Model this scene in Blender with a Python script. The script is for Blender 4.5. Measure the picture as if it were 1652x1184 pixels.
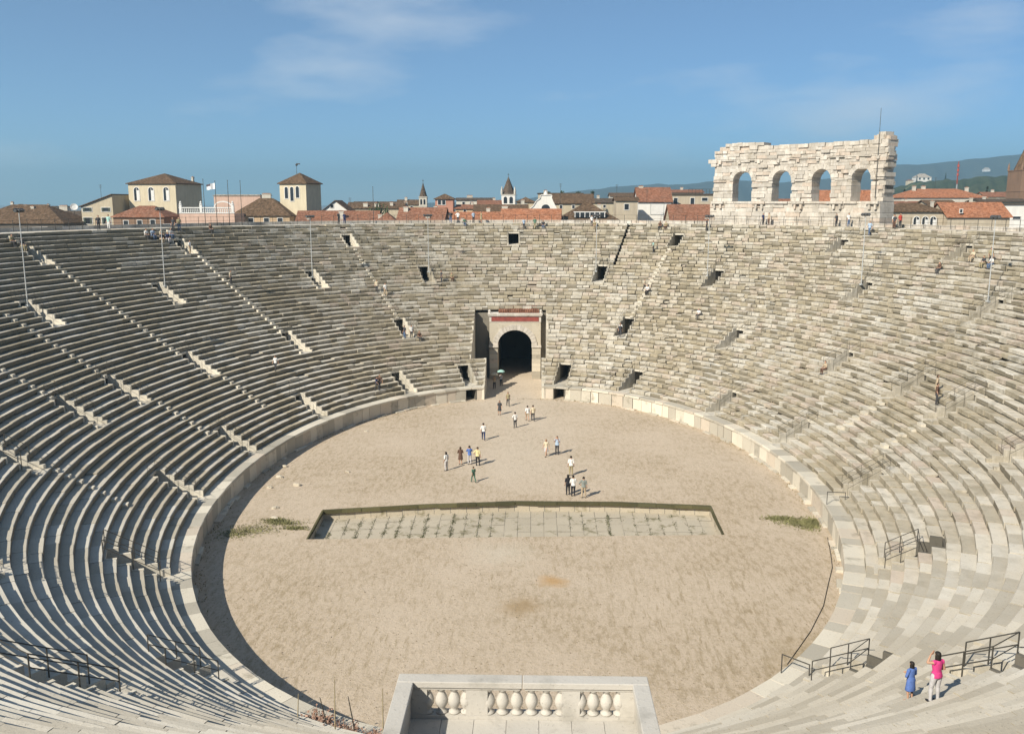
import bpy, bmesh, math, random
import numpy as np
from mathutils import Vector, Matrix
R = math.radians
rng = np.random.default_rng(7)
random.seed(7)
scene = bpy.context.scene
for o in list(bpy.data.objects):
    bpy.data.objects.remove(o)
col = scene.collection

# ------------------------------------------------------------------ camera
cam_d = bpy.data.cameras.new('camera'); cam = bpy.data.objects.new('camera', cam_d); col.objects.link(cam)
cam_d.sensor_width = 36.0; cam_d.lens = 1456.98 / 1652 * 36.0
cam_d.clip_start = 0.3; cam_d.clip_end = 30000
cam.location = (1.03, -70.68, 23.37)
cam.rotation_euler = (math.pi/2 - 0.17926, 0, 0.02359)
scene.camera = cam

# ------------------------------------------------------------------ sun, sky, exposure
SUN_AZ = (-0.63, -0.7766)            # horizontal direction towards the sun
SUN_EL = R(36.5)
sd = bpy.data.lights.new('sun', 'SUN'); so = bpy.data.objects.new('sun', sd); col.objects.link(so)
sd.energy = 5.0; sd.angle = R(0.5); sd.color = (1.0, 0.93, 0.80)
tow = Vector((SUN_AZ[0]*math.cos(SUN_EL), SUN_AZ[1]*math.cos(SUN_EL), math.sin(SUN_EL)))
so.rotation_euler = tow.to_track_quat('Z', 'Y').to_euler()
so.location = (-60, -120, 120)
w = bpy.data.worlds.new('World'); scene.world = w; w.use_nodes = True
nt = w.node_tree; nt.nodes.clear()
def wn(t, **k):
    n = nt.nodes.new(t)
    for a, v in k.items(): setattr(n, a, v)
    return n
out = wn('ShaderNodeOutputWorld'); bg = wn('ShaderNodeBackground'); bg.inputs[1].default_value = 0.078
sky = wn('ShaderNodeTexSky', sky_type='NISHITA', sun_disc=False, sun_elevation=SUN_EL,
         sun_rotation=math.atan2(SUN_AZ[0], SUN_AZ[1]), altitude=60, air_density=0.55, dust_density=0.0, ozone_density=7.0)
tc = wn('ShaderNodeTexCoord'); mp = wn('ShaderNodeMapping'); mp.inputs['Scale'].default_value = (1.3, 1.3, 4.6)
mp.inputs['Rotation'].default_value = (0, R(6), 0); mp.inputs['Location'].default_value = (4.52, 3.1, 0.5)
nz = wn('ShaderNodeTexNoise'); nz.inputs['Scale'].default_value = 2.1; nz.inputs['Detail'].default_value = 6; nz.inputs['Roughness'].default_value = 0.52
cr = wn('ShaderNodeValToRGB'); cr.color_ramp.elements[0].position = 0.55; cr.color_ramp.elements[1].position = 0.76
cr.color_ramp.elements[0].color = (0.08, 0.08, 0.08, 1); cr.color_ramp.elements[1].color = (0.60, 0.60, 0.60, 1)
mx = wn('ShaderNodeMix', data_type='RGBA'); mx.inputs[7].default_value = (8.6, 7.4, 8.2, 1)
nt.links.new(tc.outputs['Generated'], mp.inputs[0]); nt.links.new(mp.outputs[0], nz.inputs[0]); nt.links.new(nz.outputs[0], cr.inputs[0])
nt.links.new(cr.outputs[0], mx.inputs[0]); nt.links.new(sky.outputs[0], mx.inputs[6]); tn_ = wn('ShaderNodeMix', data_type='RGBA', blend_type='MULTIPLY'); tn_.inputs[0].default_value = 1.0; tn_.inputs[7].default_value = (0.99, 1.19, 1.10, 1)
nt.links.new(mx.outputs[2], tn_.inputs[6]); nt.links.new(tn_.outputs[2], bg.inputs[0])
nt.links.new(bg.outputs[0], out.inputs[0])
scene.view_settings.view_transform = 'Standard'; scene.view_settings.look = 'None'
scene.view_settings.exposure = 0.50; scene.view_settings.gamma = 1.0
scene.render.engine = 'CYCLES'

# ------------------------------------------------------------------ helpers
def tag(o, label=None, cat=None, group=None, kind=None):
    if label: o['label'] = label
    if cat: o['category'] = cat
    if group: o['group'] = group
    if kind: o['kind'] = kind
    return o
def empty(name, loc=(0, 0, 0), rz=0, label=None, cat=None, group=None):
    o = bpy.data.objects.new(name, None); col.objects.link(o)
    o.location = loc; o.rotation_euler = (0, 0, rz); o.empty_display_size = 0.3
    return tag(o, label, cat, group)
class MB:
    """collects faces, builds ONE mesh object"""
    def __init__(s): s.v = []; s.f = []; s.tone = []
    def quad(s, *p, tone=0.5):
        n = len(s.v); s.v += [tuple(q) for q in p]; s.f.append(tuple(range(n, n+len(p)))); s.tone.append(tone)
    def box(s, x0, x1, y0, y1, z0, z1, M=None, tone=0.5, jit=0.0):
        P = [(x0,y0,z0),(x1,y0,z0),(x1,y1,z0),(x0,y1,z0),(x0,y0,z1),(x1,y0,z1),(x1,y1,z1),(x0,y1,z1)]
        if jit: P = [tuple(c+random.uniform(-jit, jit) for c in p) for p in P]
        if M is not None: P = [tuple(M @ Vector(p)) for p in P]
        n = len(s.v); s.v += P
        for f in ((3,2,1,0),(4,5,6,7),(0,1,5,4),(1,2,6,5),(2,3,7,6),(3,0,4,7)):
            s.f.append(tuple(n+i for i in f)); s.tone.append(tone)
    def prism(s, poly, y0, y1, M=None, tone=0.5):
        """poly in (x,z), ccw seen from -y, extruded y0..y1"""
        n = len(s.v); k = len(poly)
        P = [(x, y0, z) for x, z in poly] + [(x, y1, z) for x, z in poly]
        if M is not None: P = [tuple(M @ Vector(p)) for p in P]
        s.v += P
        s.f.append(tuple(n+i for i in range(k))); s.f.append(tuple(n+k+i for i in reversed(range(k)))); s.tone += [tone]*2
        for i in range(k):
            j = (i+1) % k; s.f.append((n+i, n+k+i, n+k+j, n+j)); s.tone.append(tone)
    def tube(s, a, b, r0, r1=None, seg=8, tone=0.5, cap=True):
        a = Vector(a); b = Vector(b); r1 = r0 if r1 is None else r1
        d = (b-a).normalized(); u = d.orthogonal().normalized(); v = d.cross(u); n = len(s.v)
        for p, r in ((a, r0), (b, r1)):
            for i in range(seg):
                t = 2*math.pi*i/seg; s.v.append(tuple(p+u*(r*math.cos(t))+v*(r*math.sin(t))))
        for i in range(seg):
            j = (i+1) % seg; s.f.append((n+i, n+j, n+seg+j, n+seg+i)); s.tone.append(tone)
        if cap:
            s.f.append(tuple(n+i for i in reversed(range(seg)))); s.f.append(tuple(n+seg+i for i in range(seg))); s.tone += [tone]*2
    def lathe(s, prof, c=(0,0,0), seg=14, sx=1.0, sy=1.0, tone=0.5):
        n = len(s.v); k = len(prof)
        for r, z in prof:
            for i in range(seg):
                t = 2*math.pi*i/seg; s.v.append((c[0]+sx*r*math.cos(t), c[1]+sy*r*math.sin(t), c[2]+z))
        for a in range(k-1):
            for i in range(seg):
                j = (i+1) % seg; s.f.append((n+a*seg+i, n+a*seg+j, n+(a+1)*seg+j, n+(a+1)*seg+i)); s.tone.append(tone)
        s.f.append(tuple(n+i for i in reversed(range(seg)))); s.f.append(tuple(n+(k-1)*seg+i for i in range(seg))); s.tone += [tone]*2
    def build(s, name, mat, parent=None, smooth=False, label=None, cat=None, group=None, kind=None, loc=None):
        me = bpy.data.meshes.new(name); me.from_pydata(s.v, [], s.f); me.update()
        a = me.attributes.new('tone', 'FLOAT', 'FACE'); a.data.foreach_set('value', np.array(s.tone, dtype=np.float32))
        if smooth: me.polygons.foreach_set('use_smooth', [True]*len(me.polygons))
        me.materials.append(mat)
        o = bpy.data.objects.new(name, me); col.objects.link(o)
        if parent is not None: o.parent = parent
        if loc is not None: o.location = loc
        return tag(o, label, cat, group, kind)
def copy_tree(o, parent=None):
    c = o.copy(); col.objects.link(c)
    if parent is not None: c.parent = parent
    for ch in list(o.children): copy_tree(ch, c)
    return c

# ------------------------------------------------------------------ materials
MATS = {}
def mat(name, rough=0.85, spec=0.3):
    m = bpy.data.materials.new(name); m.use_nodes = True
    b = m.node_tree.nodes['Principled BSDF']; b.inputs['Roughness'].default_value = rough
    b.inputs['Specular IOR Level'].default_value = spec
    MATS[name] = m
    return m, m.node_tree, b
def N(t, kind, **k):
    n = t.nodes.new(kind)
    for a, v in k.items():
        if a in ('Scale', 'Detail', 'Roughness', 'Distortion', 'Strength', 'Distance', 'Randomness'): n.inputs[a].default_value = v
        else: setattr(n, a, v)
    return n
def noise(t, scale, detail=4, rough=0.55, vec=None, coord='Object', stretch=None):
    c = N(t, 'ShaderNodeTexCoord'); n = N(t, 'ShaderNodeTexNoise', Scale=scale, Detail=detail, Roughness=rough)
    v = c.outputs[coord] if vec is None else vec
    if stretch:
        mpn = N(t, 'ShaderNodeMapping'); mpn.inputs['Scale'].default_value = stretch
        t.links.new(v, mpn.inputs[0]); v = mpn.outputs[0]
    t.links.new(v, n.inputs['Vector'])
    return n.outputs[0]
def geo_pos(t):
    return N(t, 'ShaderNodeNewGeometry').outputs['Position']
def ramp(t, fac, stops):
    r = N(t, 'ShaderNodeValToRGB'); e = r.color_ramp.elements
    while len(e) < len(stops): e.new(0.5)
    for i, (p, c) in enumerate(stops):
        e[i].position = p; e[i].color = (c, c, c, 1) if isinstance(c, (int, float)) else (*c, 1)
    t.links.new(fac, r.inputs[0]); return r.outputs[0]
def mixc(t, fac, a, b, mode='MIX'):
    m = N(t, 'ShaderNodeMix', data_type='RGBA', blend_type=mode)
    for sock, v in ((m.inputs[0], fac), (m.inputs[6], a), (m.inputs[7], b)):
        if hasattr(v, 'is_linked'): t.links.new(v, sock)
        elif isinstance(v, (int, float)): sock.default_value = v
        else: sock.default_value = (*v, 1)
    return m.outputs[2]
def bump(t, b, h, strength=0.4, dist=0.05):
    n = N(t, 'ShaderNodeBump', Strength=strength, Distance=dist); t.links.new(h, n.inputs['Height']); t.links.new(n.outputs[0], b.inputs['Normal'])

def stone_mat(name, c0, c1, pink, grime, tone_lo=0.72, tone_hi=1.18, grime_lo=0.57, grime_hi=0.77, bs=0.5, scale=1.0, riser=0, low=0):
    m, t, b = mat(name, 0.9, 0.2)
    P = geo_pos(t)
    big = noise(t, 0.07*scale, 5, 0.68, vec=P); mid = noise(t, 0.9*scale, 5, 0.65, vec=P); fine = noise(t, 9*scale, 4, 0.7, vec=P)
    a = N(t, 'ShaderNodeAttribute', attribute_name='tone').outputs['Fac']
    c = mixc(t, ramp(t, big, [(0.38, 0), (0.60, 1)]), c0, c1)
    # block to block: value and a pink limestone tint on some blocks
    c = mixc(t, ramp(t, a, [(0.84, 0), (0.88, 0.7)]), c, pink)
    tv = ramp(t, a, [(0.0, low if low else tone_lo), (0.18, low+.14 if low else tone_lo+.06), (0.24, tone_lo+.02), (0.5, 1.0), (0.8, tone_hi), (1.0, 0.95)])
    c = mixc(t, 1.0, c, tv, 'MULTIPLY')
    if low: c = mixc(t, ramp(t, a, [(0.16, 0.45), (0.20, 0)]), c, (0.165, 0.13, 0.075))  # brown mix deepens the painted shade of low-tone risers
    if low:
        # the far and middle stands are the more weathered; the near end is bleached
        sp = N(t, 'ShaderNodeSeparateXYZ'); t.links.new(P, sp.inputs[0]); my = N(t, 'ShaderNodeMath', operation='MULTIPLY_ADD'); t.links.new(sp.outputs[1], my.inputs[0]); my.inputs[1].default_value = 1/60; my.inputs[2].default_value = .75
        ym = ramp(t, my.outputs[0], [(0.20, .18), (0.75, 1)])
        c = mixc(t, mixc(t, 1.0, ym, ramp(t, a, [(0.20, 0.0), (0.23, 0.65), (0.36, 0.5), (0.48, 0)]), 'MULTIPLY'), c, (0.46, 0.385, 0.26))  # warm brown on low-tone blocks also neutralises bluish shade on the left
    gm = ramp(t, mid, [(grime_lo, 0), (grime_hi, 0.85)])
    if low:          # broad weathered zones, patchy within
        zone = noise(t, 0.045, 4, 0.6, vec=P)
        gm = mixc(t, 1.0, ramp(t, mid, [(0.47, 0), (0.66, 0.62)]), ramp(t, zone, [(0.42, 0.22), (0.58, 1)]), 'MULTIPLY')
        gm = mixc(t, 1.0, gm, ym, 'MULTIPLY')
    c = mixc(t, gm, c, grime)
    c = mixc(t, ramp(t, fine, [(0.60, 0), (0.72, 0.55)]), c, tuple(x*0.45 for x in grime))
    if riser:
        # rain streaks and lichen on upright faces; on seats also painted-in shade, ragged noise
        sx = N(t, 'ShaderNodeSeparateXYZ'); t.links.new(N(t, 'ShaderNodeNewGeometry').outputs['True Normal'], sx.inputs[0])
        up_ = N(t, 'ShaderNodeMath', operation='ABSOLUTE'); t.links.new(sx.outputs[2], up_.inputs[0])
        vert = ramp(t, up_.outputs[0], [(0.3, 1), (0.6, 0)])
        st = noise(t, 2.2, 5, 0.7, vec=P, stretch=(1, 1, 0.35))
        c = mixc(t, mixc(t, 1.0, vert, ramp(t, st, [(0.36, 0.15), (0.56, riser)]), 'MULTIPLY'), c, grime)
    t.links.new(c, b.inputs['Base Color'])
    h = mixc(t, 0.5, mid, fine); bump(t, b, h, bs, 0.06)
    return m
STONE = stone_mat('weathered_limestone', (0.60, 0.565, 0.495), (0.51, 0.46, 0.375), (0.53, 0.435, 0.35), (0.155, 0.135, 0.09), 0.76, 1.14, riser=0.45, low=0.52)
POD = stone_mat('podium_stone', (0.60, 0.55, 0.455), (0.53, 0.485, 0.40), (0.53, 0.45, 0.36), (0.24, 0.215, 0.16), grime_lo=0.58, grime_hi=0.75)
WHITE = stone_mat('white_limestone', (0.66, 0.62, 0.565), (0.61, 0.55, 0.475), (0.60, 0.48, 0.39), (0.24, 0.205, 0.15), 0.80, 1.12, 0.56, 0.72, riser=0.45)
BALU = stone_mat('balustrade_stone', (0.56, 0.54, 0.50), (0.50, 0.47, 0.42), (0.62, 0.58, 0.52), (0.36, 0.34, 0.30), 0.90, 1.06, 0.54, 0.72, 0.4)
GATE = stone_mat('gate_stone', (0.50, 0.45, 0.36), (0.42, 0.37, 0.29), (0.52, 0.41, 0.31), (0.22, 0.19, 0.14))
DARKST = stone_mat('dark_stone_and_shade', (0.20, 0.18, 0.145), (0.15, 0.135, 0.11), (0.2, 0.17, 0.14), (0.06, 0.055, 0.045))
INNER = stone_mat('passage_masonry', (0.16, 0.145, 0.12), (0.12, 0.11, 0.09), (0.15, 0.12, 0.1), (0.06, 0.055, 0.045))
def plain(name, c, rough=0.8, var=0.25, scale=1.5, spec=0.3, metal=0.0, bs=0.15):
    m, t, b = mat(name, rough, spec)
    n = noise(t, scale, 5, 0.6)
    v = ramp(t, n, [(0.3, 1-var), (0.7, 1+var*0.6)])
    t.links.new(mixc(t, 1.0, c, v, 'MULTIPLY'), b.inputs['Base Color']); b.inputs['Metallic'].default_value = metal
    if bs: bump(t, b, n, bs, 0.02)
    return m
IRON = plain('dark_iron', (0.06, 0.055, 0.045), 0.55, 0.4, 6, 0.5)
STEEL = plain('galvanised_steel', (0.44, 0.45, 0.44), 0.6, 0.2, 4, 0.4, 0.0)
LAMPBLK = plain('black_lamp_housing', (0.10, 0.10, 0.10), 0.5)
BLACKRUB = plain('black_cable_rubber', (0.03, 0.028, 0.025), 0.7)
REDPANEL = plain('red_brown_panel', (0.26, 0.065, 0.05), 0.8, 0.3, 2)
GLASS = plain('dark_window_glass', (0.025, 0.028, 0.032), 0.15, 0.3, 1, 0.6, 0, 0)
FRAMEW = plain('white_painted_frame', (0.68, 0.66, 0.62), 0.6, 0.1)
SHUT = plain('dark_green_shutter', (0.06, 0.075, 0.055), 0.7, 0.3, 3)
WOODDK = plain('old_dark_wood', (0.07, 0.05, 0.035), 0.8, 0.4, 4)

def wall_mat(name, c, var=0.22):
    m, t, b = mat(name, 0.92, 0.15)
    P = geo_pos(t)
    n = noise(t, 0.35, 5, 0.65, vec=P); s = noise(t, 1.4, 5, 0.7, vec=P, stretch=(1, 1, 0.18))
    v = mixc(t, 0.5, ramp(t, n, [(0.3, 1-var), (0.7, 1.08)]), ramp(t, s, [(0.35, 1-var), (0.6, 1.05)]))
    t.links.new(mixc(t, 1.0, c, v, 'MULTIPLY'), b.inputs['Base Color']); bump(t, b, n, 0.2, 0.03)
    return m
W = dict(cream=wall_mat('cream_plaster', (0.50, 0.43, 0.31)), creamlit=wall_mat('pale_cream_plaster', (0.60, 0.52, 0.37)),
         white=wall_mat('white_plaster', (0.74, 0.71, 0.65), 0.15), beige=wall_mat('beige_plaster', (0.47, 0.40, 0.30)),
         pink=wall_mat('pink_plaster', (0.58, 0.40, 0.31)), pinkred=wall_mat('red_pink_plaster', (0.48, 0.24, 0.17)),
         brick=wall_mat('brick_wall', (0.24, 0.155, 0.105)), orangewall=wall_mat('ochre_plaster', (0.52, 0.38, 0.24)),
         pale=wall_mat('pale_grey_plaster', (0.56, 0.52, 0.44)), umber=wall_mat('umber_plaster', (0.13, 0.11, 0.09)))
def roof_mat(name, c, c2):
    m, t, b = mat(name, 0.9, 0.15)
    P = geo_pos(t)
    n = noise(t, 0.35, 5, 0.75, vec=P); f = noise(t, 1.7, 5, 0.85, vec=P)
    cc = mixc(t, ramp(t, n, [(0.35, 0), (0.65, 1)]), c, c2)
    cc = mixc(t, ramp(t, f, [(0.50, 0), (0.60, 0.85)]), cc, tuple(x*0.38 for x in c))
    cc = mixc(t, ramp(t, f, [(0.34, 0.75), (0.46, 0)]), cc, tuple(min(1, x*1.5+0.06) for x in c2))
    wv = N(t, 'ShaderNodeTexWave', wave_type='BANDS', bands_direction='X', Scale=1.5, Distortion=0.6)
    tcn = N(t, 'ShaderNodeTexCoord'); t.links.new(tcn.outputs['Object'], wv.inputs['Vector'])
    t.links.new(cc, b.inputs['Base Color']); bump(t, b, wv.outputs[0], 0.6, 0.08)
    return m
RF = dict(roofbrown=roof_mat('old_brown_tiles', (0.115, 0.075, 0.045), (0.155, 0.098, 0.058)),
          roofred=roof_mat('terracotta_tiles', (0.30, 0.13, 0.075), (0.22, 0.115, 0.075)),
          rooforange=roof_mat('bright_terracotta_tiles', (0.42, 0.17, 0.085), (0.33, 0.155, 0.09)),
          roofdark=roof_mat('dark_tiles', (0.12, 0.085, 0.06), (0.10, 0.08, 0.06)),
          pale=roof_mat('pale_roof', (0.42, 0.36, 0.29), (0.38, 0.34, 0.28)))

# ------------------------------------------------------------------ the oval
A0, B0, NE = 36.85, 22.917, 2.04
CW, NT, HP, HT = 1.2, 44, 1.56, 20.387
RISE = (HT-HP)/NT; DEP = (31.0-CW)/NT
TF = np.linspace(-math.pi/2, 1.5*math.pi, 12001)
def base(t):
    t = np.asarray(t, float); c, s = np.cos(t), np.sin(t)
    x = B0*np.sign(c)*np.abs(c)**(2/NE); y = A0*np.sign(s)*np.abs(s)**(2/NE)
    nx = np.sign(x)*np.abs(x/B0+1e-12)**(NE-1)/B0; ny = np.sign(y)*np.abs(y/A0+1e-12)**(NE-1)/A0
    n = np.hypot(nx, ny)
    return x, y, nx/n, ny/n
BX, BY, NX, NY = base(TF)
def ring(t, d):
    x, y, a, b = base(t); return x+d*a, y+d*b
def norm_t(t):
    while t < -math.pi/2: t += 2*math.pi
    while t >= 1.5*math.pi: t -= 2*math.pi
    return t
def arcs(d):
    X, Y = BX+d*NX, BY+d*NY
    return np.concatenate([[0], np.cumsum(np.hypot(np.diff(X), np.diff(Y)))]), X, Y
def tread_z(d):
    if d < 0: return 0.0
    if d < CW: return HP
    return HP + RISE*min(NT, int((d-CW)/DEP)+1)
def tread_mid(d):
    """(d, z) at the middle of the tread nearest to d"""
    if d < CW: return d, (HP if d >= 0 else 0.0)
    k = int((d-CW)/DEP)
    if k >= NT: return d, HT
    return CW+(k+0.5)*DEP, HP+RISE*(k+1)

# stair openings: (row of openings, tier they start at, open tiers, angle)
VOM = [(1, 1, 3, -.53), (1, 1, 3, -1.0), (1, 1, 4, -2.11), (2, 12, 3, -1.13), (2, 12, 5, -1.935)] + [(1, 0, 5, t) for t in (2.98, 2.59, 2.13, 1.83, 1.40, 1.08, .63, .26, -.13, -2.97, -2.55)] + \
      [(2, 12, 5, t) for t in (3.06, -3.04, 2.77, 2.39, 1.98, 1.24, .85, .43, .15, -.03, -.32, -2.75, -2.33)] + \
      [(3, 26, 5, t) for t in (2.98, 2.60, 2.14, 1.83, 1.38, 1.07, .63, .25)] + \
      [(4, 37, 4, t) for t in (2.80, 2.41, 1.98, 1.60, 1.23, .82, .50)]
VHW = 0.78          # half width of an opening
CHK = 0.18          # thickness of its cheek walls
GX0, GX1 = -4.85, 2.10     # far gateway passage
GSLOT0, GSLOT1 = -6.75, 2.75
PX0, PX1 = -2.62, 4.22     # near passage under the balcony
WELLS = {(1, -.53), (1, -1.0), (2, -1.13)}      # openings with an uncovered stair well behind
def x_to_s(xv, d, S, X, Y, far):
    m = (TF > 1.0) & (TF < 2.15) if far else None
    if far:
        xs, ss = X[m][::-1], S[m][::-1]
        return float(np.interp(xv, xs, ss))
    # near passage straddles the start of the ring
    if xv >= 0:
        m = TF < -1.0; return float(np.interp(xv, X[m], S[m]))
    m = TF > 1.5*math.pi-0.57; return float(np.interp(xv, X[m], S[m]))
def allowed(k, d, S, X, Y):
    cuts = []
    for (lv, k0, m, t) in VOM:
        if k0 <= k < k0+m+(2 if (lv, t) in WELLS else 0):
            sc = float(np.interp(norm_t(t), TF, S)); cuts.append((sc-VHW-CHK, sc+VHW+CHK))
    if k >= 31:          # the open crack down the upper rows right of the gateway
        sc = float(np.interp(1.352, TF, S)); cuts.append((sc-0.16, sc+0.16))
    if k < 18:
        xa, xb = (GX0, GX1) if k < 6 else (GSLOT0, GSLOT1)
        s1, s0 = x_to_s(xa, d, S, X, Y, True), x_to_s(xb, d, S, X, Y, True)
        cuts.append((s0, s1))
    L = S[-1]; lo, hi = 0.0, L
    if k < 20:
        lo = x_to_s(PX1, d, S, X, Y, False); hi = x_to_s(PX0, d, S, X, Y, False)
    cuts.sort(); res = []; cur = lo
    for a, b in cuts:
        if a > cur: res.append((cur, a))
        cur = max(cur, b)
    if hi > cur: res.append((cur, hi))
    return res
def block_lens(a, b, lo, hi):
    e = [a]
    while e[-1] < b:
        e.append(e[-1]+rng.uniform(lo, hi))
    e[-1] = b
    if len(e) > 2 and e[-1]-e[-2] < 0.35: e.pop(-2)
    return e
def wear(t):
    """0 on the restored side, 1 on the worn side of the oval"""
    return float(np.clip(0.42+0.65*math.cos(t-0.75), 0.04, 1.0))

arena = empty('amphitheatre', (0, 0, 0), 0, 'weathered limestone oval amphitheatre with ring upon ring of stone seating', 'amphitheatre')
def ring_blocks(mb, k, d, z0, prof_fn, segs, lo, hi, vary=False):
    S, X, Y = arcs(d)
    for a, b in segs:
        e = [a]
        while e[-1] < b:
            te = float(np.interp(e[-1], S, TF)); f = min(1, max(0, (math.sin(te)+0.1)/0.6))*wear(te) if vary else 0
            e.append(e[-1]+rng.uniform(lo-0.55*f, hi-1.15*f))
        e[-1] = b
        if len(e) > 2 and e[-1]-e[-2] < 0.35: e.pop(-2)
        tt = np.interp(e, S, TF)
        for i in range(len(e)-1):
            t0, t1 = tt[i], tt[i+1]
            wv = wear((t0+t1)/2); gap = 0.008+0.075*wv*rng.random()**2
            dt = (t1-t0)/(e[i+1]-e[i])*gap
            prof = prof_fn(wv)
            tm = (t0+t1)/2; sag = (0.010+0.028*wv)*(math.sin(tm*31+k*1.7)*math.sin(tm*13+k*.9)+0.6*math.sin(tm*71+k*2.3)) if vary else 0.0
            swy = (0.006+0.03*wv)*math.sin(tm*43+k*3.1) if vary else 0.0
            if vary and rng.random() < 0.018*wv: sag -= rng.uniform(0.06, 0.14)
            tn = float(rng.random())
            if vary: tn = 0.5+(tn-0.5)*min(1, 0.35+wv)-0.22*max(0, 0.55-wv)
            if vary: tn = max(tn, 0.25)
            n = len(mb.v)
            for te, sgn in ((t0+dt, 0), (t1-dt, 1)):
                x, y, nx, ny = base(te)
                for (r, z) in prof:
                    jr, jz = rng.normal(0, 0.004+0.010*wv), rng.normal(0, 0.002+0.006*wv)
                    mb.v.append((float(x+(d+r+jr+swy)*nx), float(y+(d+r+jr+swy)*ny), float(z0+z+jz+(sag if z > 0.2 else 0))))
            q = len(prof)
            for j in range(q-1):
                mb.f.append((n+j+1, n+j, n+q+j, n+q+j+1)); mb.tone.append(rng.uniform(0.0, 0.16) if vary and j < 3 and rng.random() < max(1.25-1.6*wv, 0.22 if math.sin(t0) > -.2 else .04) else tn)     # lichen-dark upright faces, most on the restored half to paint its shade deeper
            mb.f.append(tuple(n+j for j in range(q))); mb.f.append(tuple(n+q+j for j in reversed(range(q)))); mb.tone += [tn, tn]
def halves(segs, d, split):
    """the two arms of a ring that the axial passages cut in two"""
    if not split: return [segs]
    S, X, Y = arcs(d); c = x_to_s(-1.4, d, S, X, Y, True)
    return [[q for q in segs if q[1] <= c], [q for q in segs if q[0] >= c]]
for k in range(NT):
    d = CW+k*DEP; z0 = HP+k*RISE
    S, X, Y = arcs(d)
    def prof(wv):
        f = rng.normal(0, 0.006+0.03*wv); h = RISE+rng.normal(0, 0.003+0.014*wv)
        if rng.random() < 0.03*wv: h -= rng.uniform(0.08, 0.16)
        u = rng.uniform(0.02, 0.06) if rng.random() < 0.35 else rng.uniform(0.06, 0.15)
        g = rng.uniform(0.10, 0.18); c = rng.uniform(0.015, 0.05)
        return [(f+g, -0.05), (f+g, u), (f, u+0.03), (f+0.005, h-c), (f+c, h), (DEP+0.2, h+rng.normal(0, 0.006))]
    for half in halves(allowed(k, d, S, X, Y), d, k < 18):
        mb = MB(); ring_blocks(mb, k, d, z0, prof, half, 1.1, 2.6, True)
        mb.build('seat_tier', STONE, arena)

# rim walk behind the top tier, with a low outer parapet and the outer wall
mb = MB(); S, X, Y = arcs(31.0)
ring_blocks(mb, 44, 31.0, HT-RISE, lambda wv: [(0.0, 0.2), (0.0, RISE-0.02), (0.03, RISE), (3.4, RISE+0.01)], [(0, S[-1])], 1.2, 2.6)
mb.build('rim_walk', STONE, arena)
mb = MB(); S, X, Y = arcs(34.1)
ring_blocks(mb, 44, 34.1, HT, lambda wv: [(0.0, -0.1), (0.0, 0.42+rng.normal(0, .02)), (0.42, 0.42), (0.42, -0.1)], [(0, S[-1])], 1.0, 2.4)
mb.build('rim_parapet', WHITE, arena)
mb = MB(); M_ = 400
ts = np.linspace(0, 2*math.pi, M_+1)
for i in range(M_):
    p, q = ring(ts[i], 34.5), ring(ts[i+1], 34.5)
    mb.quad((q[0], q[1], -0.3), (p[0], p[1], -0.3), (p[0], p[1], HT), (q[0], q[1], HT), tone=float(rng.random()))
mb.build('outer_wall', STONE, arena)

# podium: upright slabs, a broad coping, a stone footing
S, X, Y = arcs(0.0)
def pod_segs(d, doors=True):
    S, X, Y = arcs(d); cuts = []
    s1, s0 = x_to_s(GX0, d, S, X, Y, True), x_to_s(GX1, d, S, X, Y, True); cuts.append((s0, s1))
    if doors:
        for xa, xb in ((-7.0, -5.75), (3.5, 4.8)):
            b, a = x_to_s(xa, d, S, X, Y, True), x_to_s(xb, d, S, X, Y, True); cuts.append((a, b))
    lo = x_to_s(PX1, d, S, X, Y, False); hi = x_to_s(PX0, d, S, X, Y, False)
    cuts.sort(); res = []; cur = lo
    for a, b in cuts:
        if a > cur: res.append((cur, a))
        cur = max(cur, b)
    res.append((cur, hi)); return res
for half in halves(pod_segs(0.1), 0.1, True):
    mb = MB()
    ring_blocks(mb, 0, 0.10, 0, lambda wv: [(rng.normal(0, .012), -0.2), (rng.normal(0, .012), HP-0.2), (0.5, HP-0.2)], half, 0.9, 1.9)
    mb.build('podium_wall', POD, arena)
for half in halves(pod_segs(0.0, False), 0.0, True):
    mb = MB()
    ring_blocks(mb, 0, 0.0, 0, lambda wv: [(0.35, HP-0.22), (rng.normal(0, .012), HP-0.22), (rng.normal(0, .012), HP-0.03), (0.03, HP), (CW+0.25, HP+0.005)], half, 1.1, 2.4)
    mb.build('podium_coping', POD, arena)
for half in halves(pod_segs(-0.25), -0.25, True):
    mb = MB()
    for a, b in half:
        e = block_lens(a, b, 0.5, 1.6); tt = np.interp(e, arcs(-0.25)[0], TF)
        for i in range(len(e)-1):
            if rng.random() < 0.42: continue
            h = rng.uniform(0.05, 0.2); wd = rng.uniform(0.15, 0.4); n = len(mb.v); tn = float(rng.random())
            for te in (tt[i]+0.0008, tt[i+1]-0.0008):
                x, y, nx, ny = base(te)
                for r, z in ((0.1, -0.1), (-wd, -0.1), (-wd*rng.uniform(.8, 1), h*rng.uniform(.6, 1)), (0.1, h)):
                    mb.v.append((float(x+r*nx), float(y+r*ny), z))
            for j in range(3): mb.f.append((n+j+1, n+j, n+4+j, n+5+j)); mb.tone.append(tn)
            mb.f.append((n, n+1, n+2, n+3)); mb.f.append((n+7, n+6, n+5, n+4)); mb.tone += [tn, tn]
    mb.build('podium_footing', POD, arena)

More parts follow.
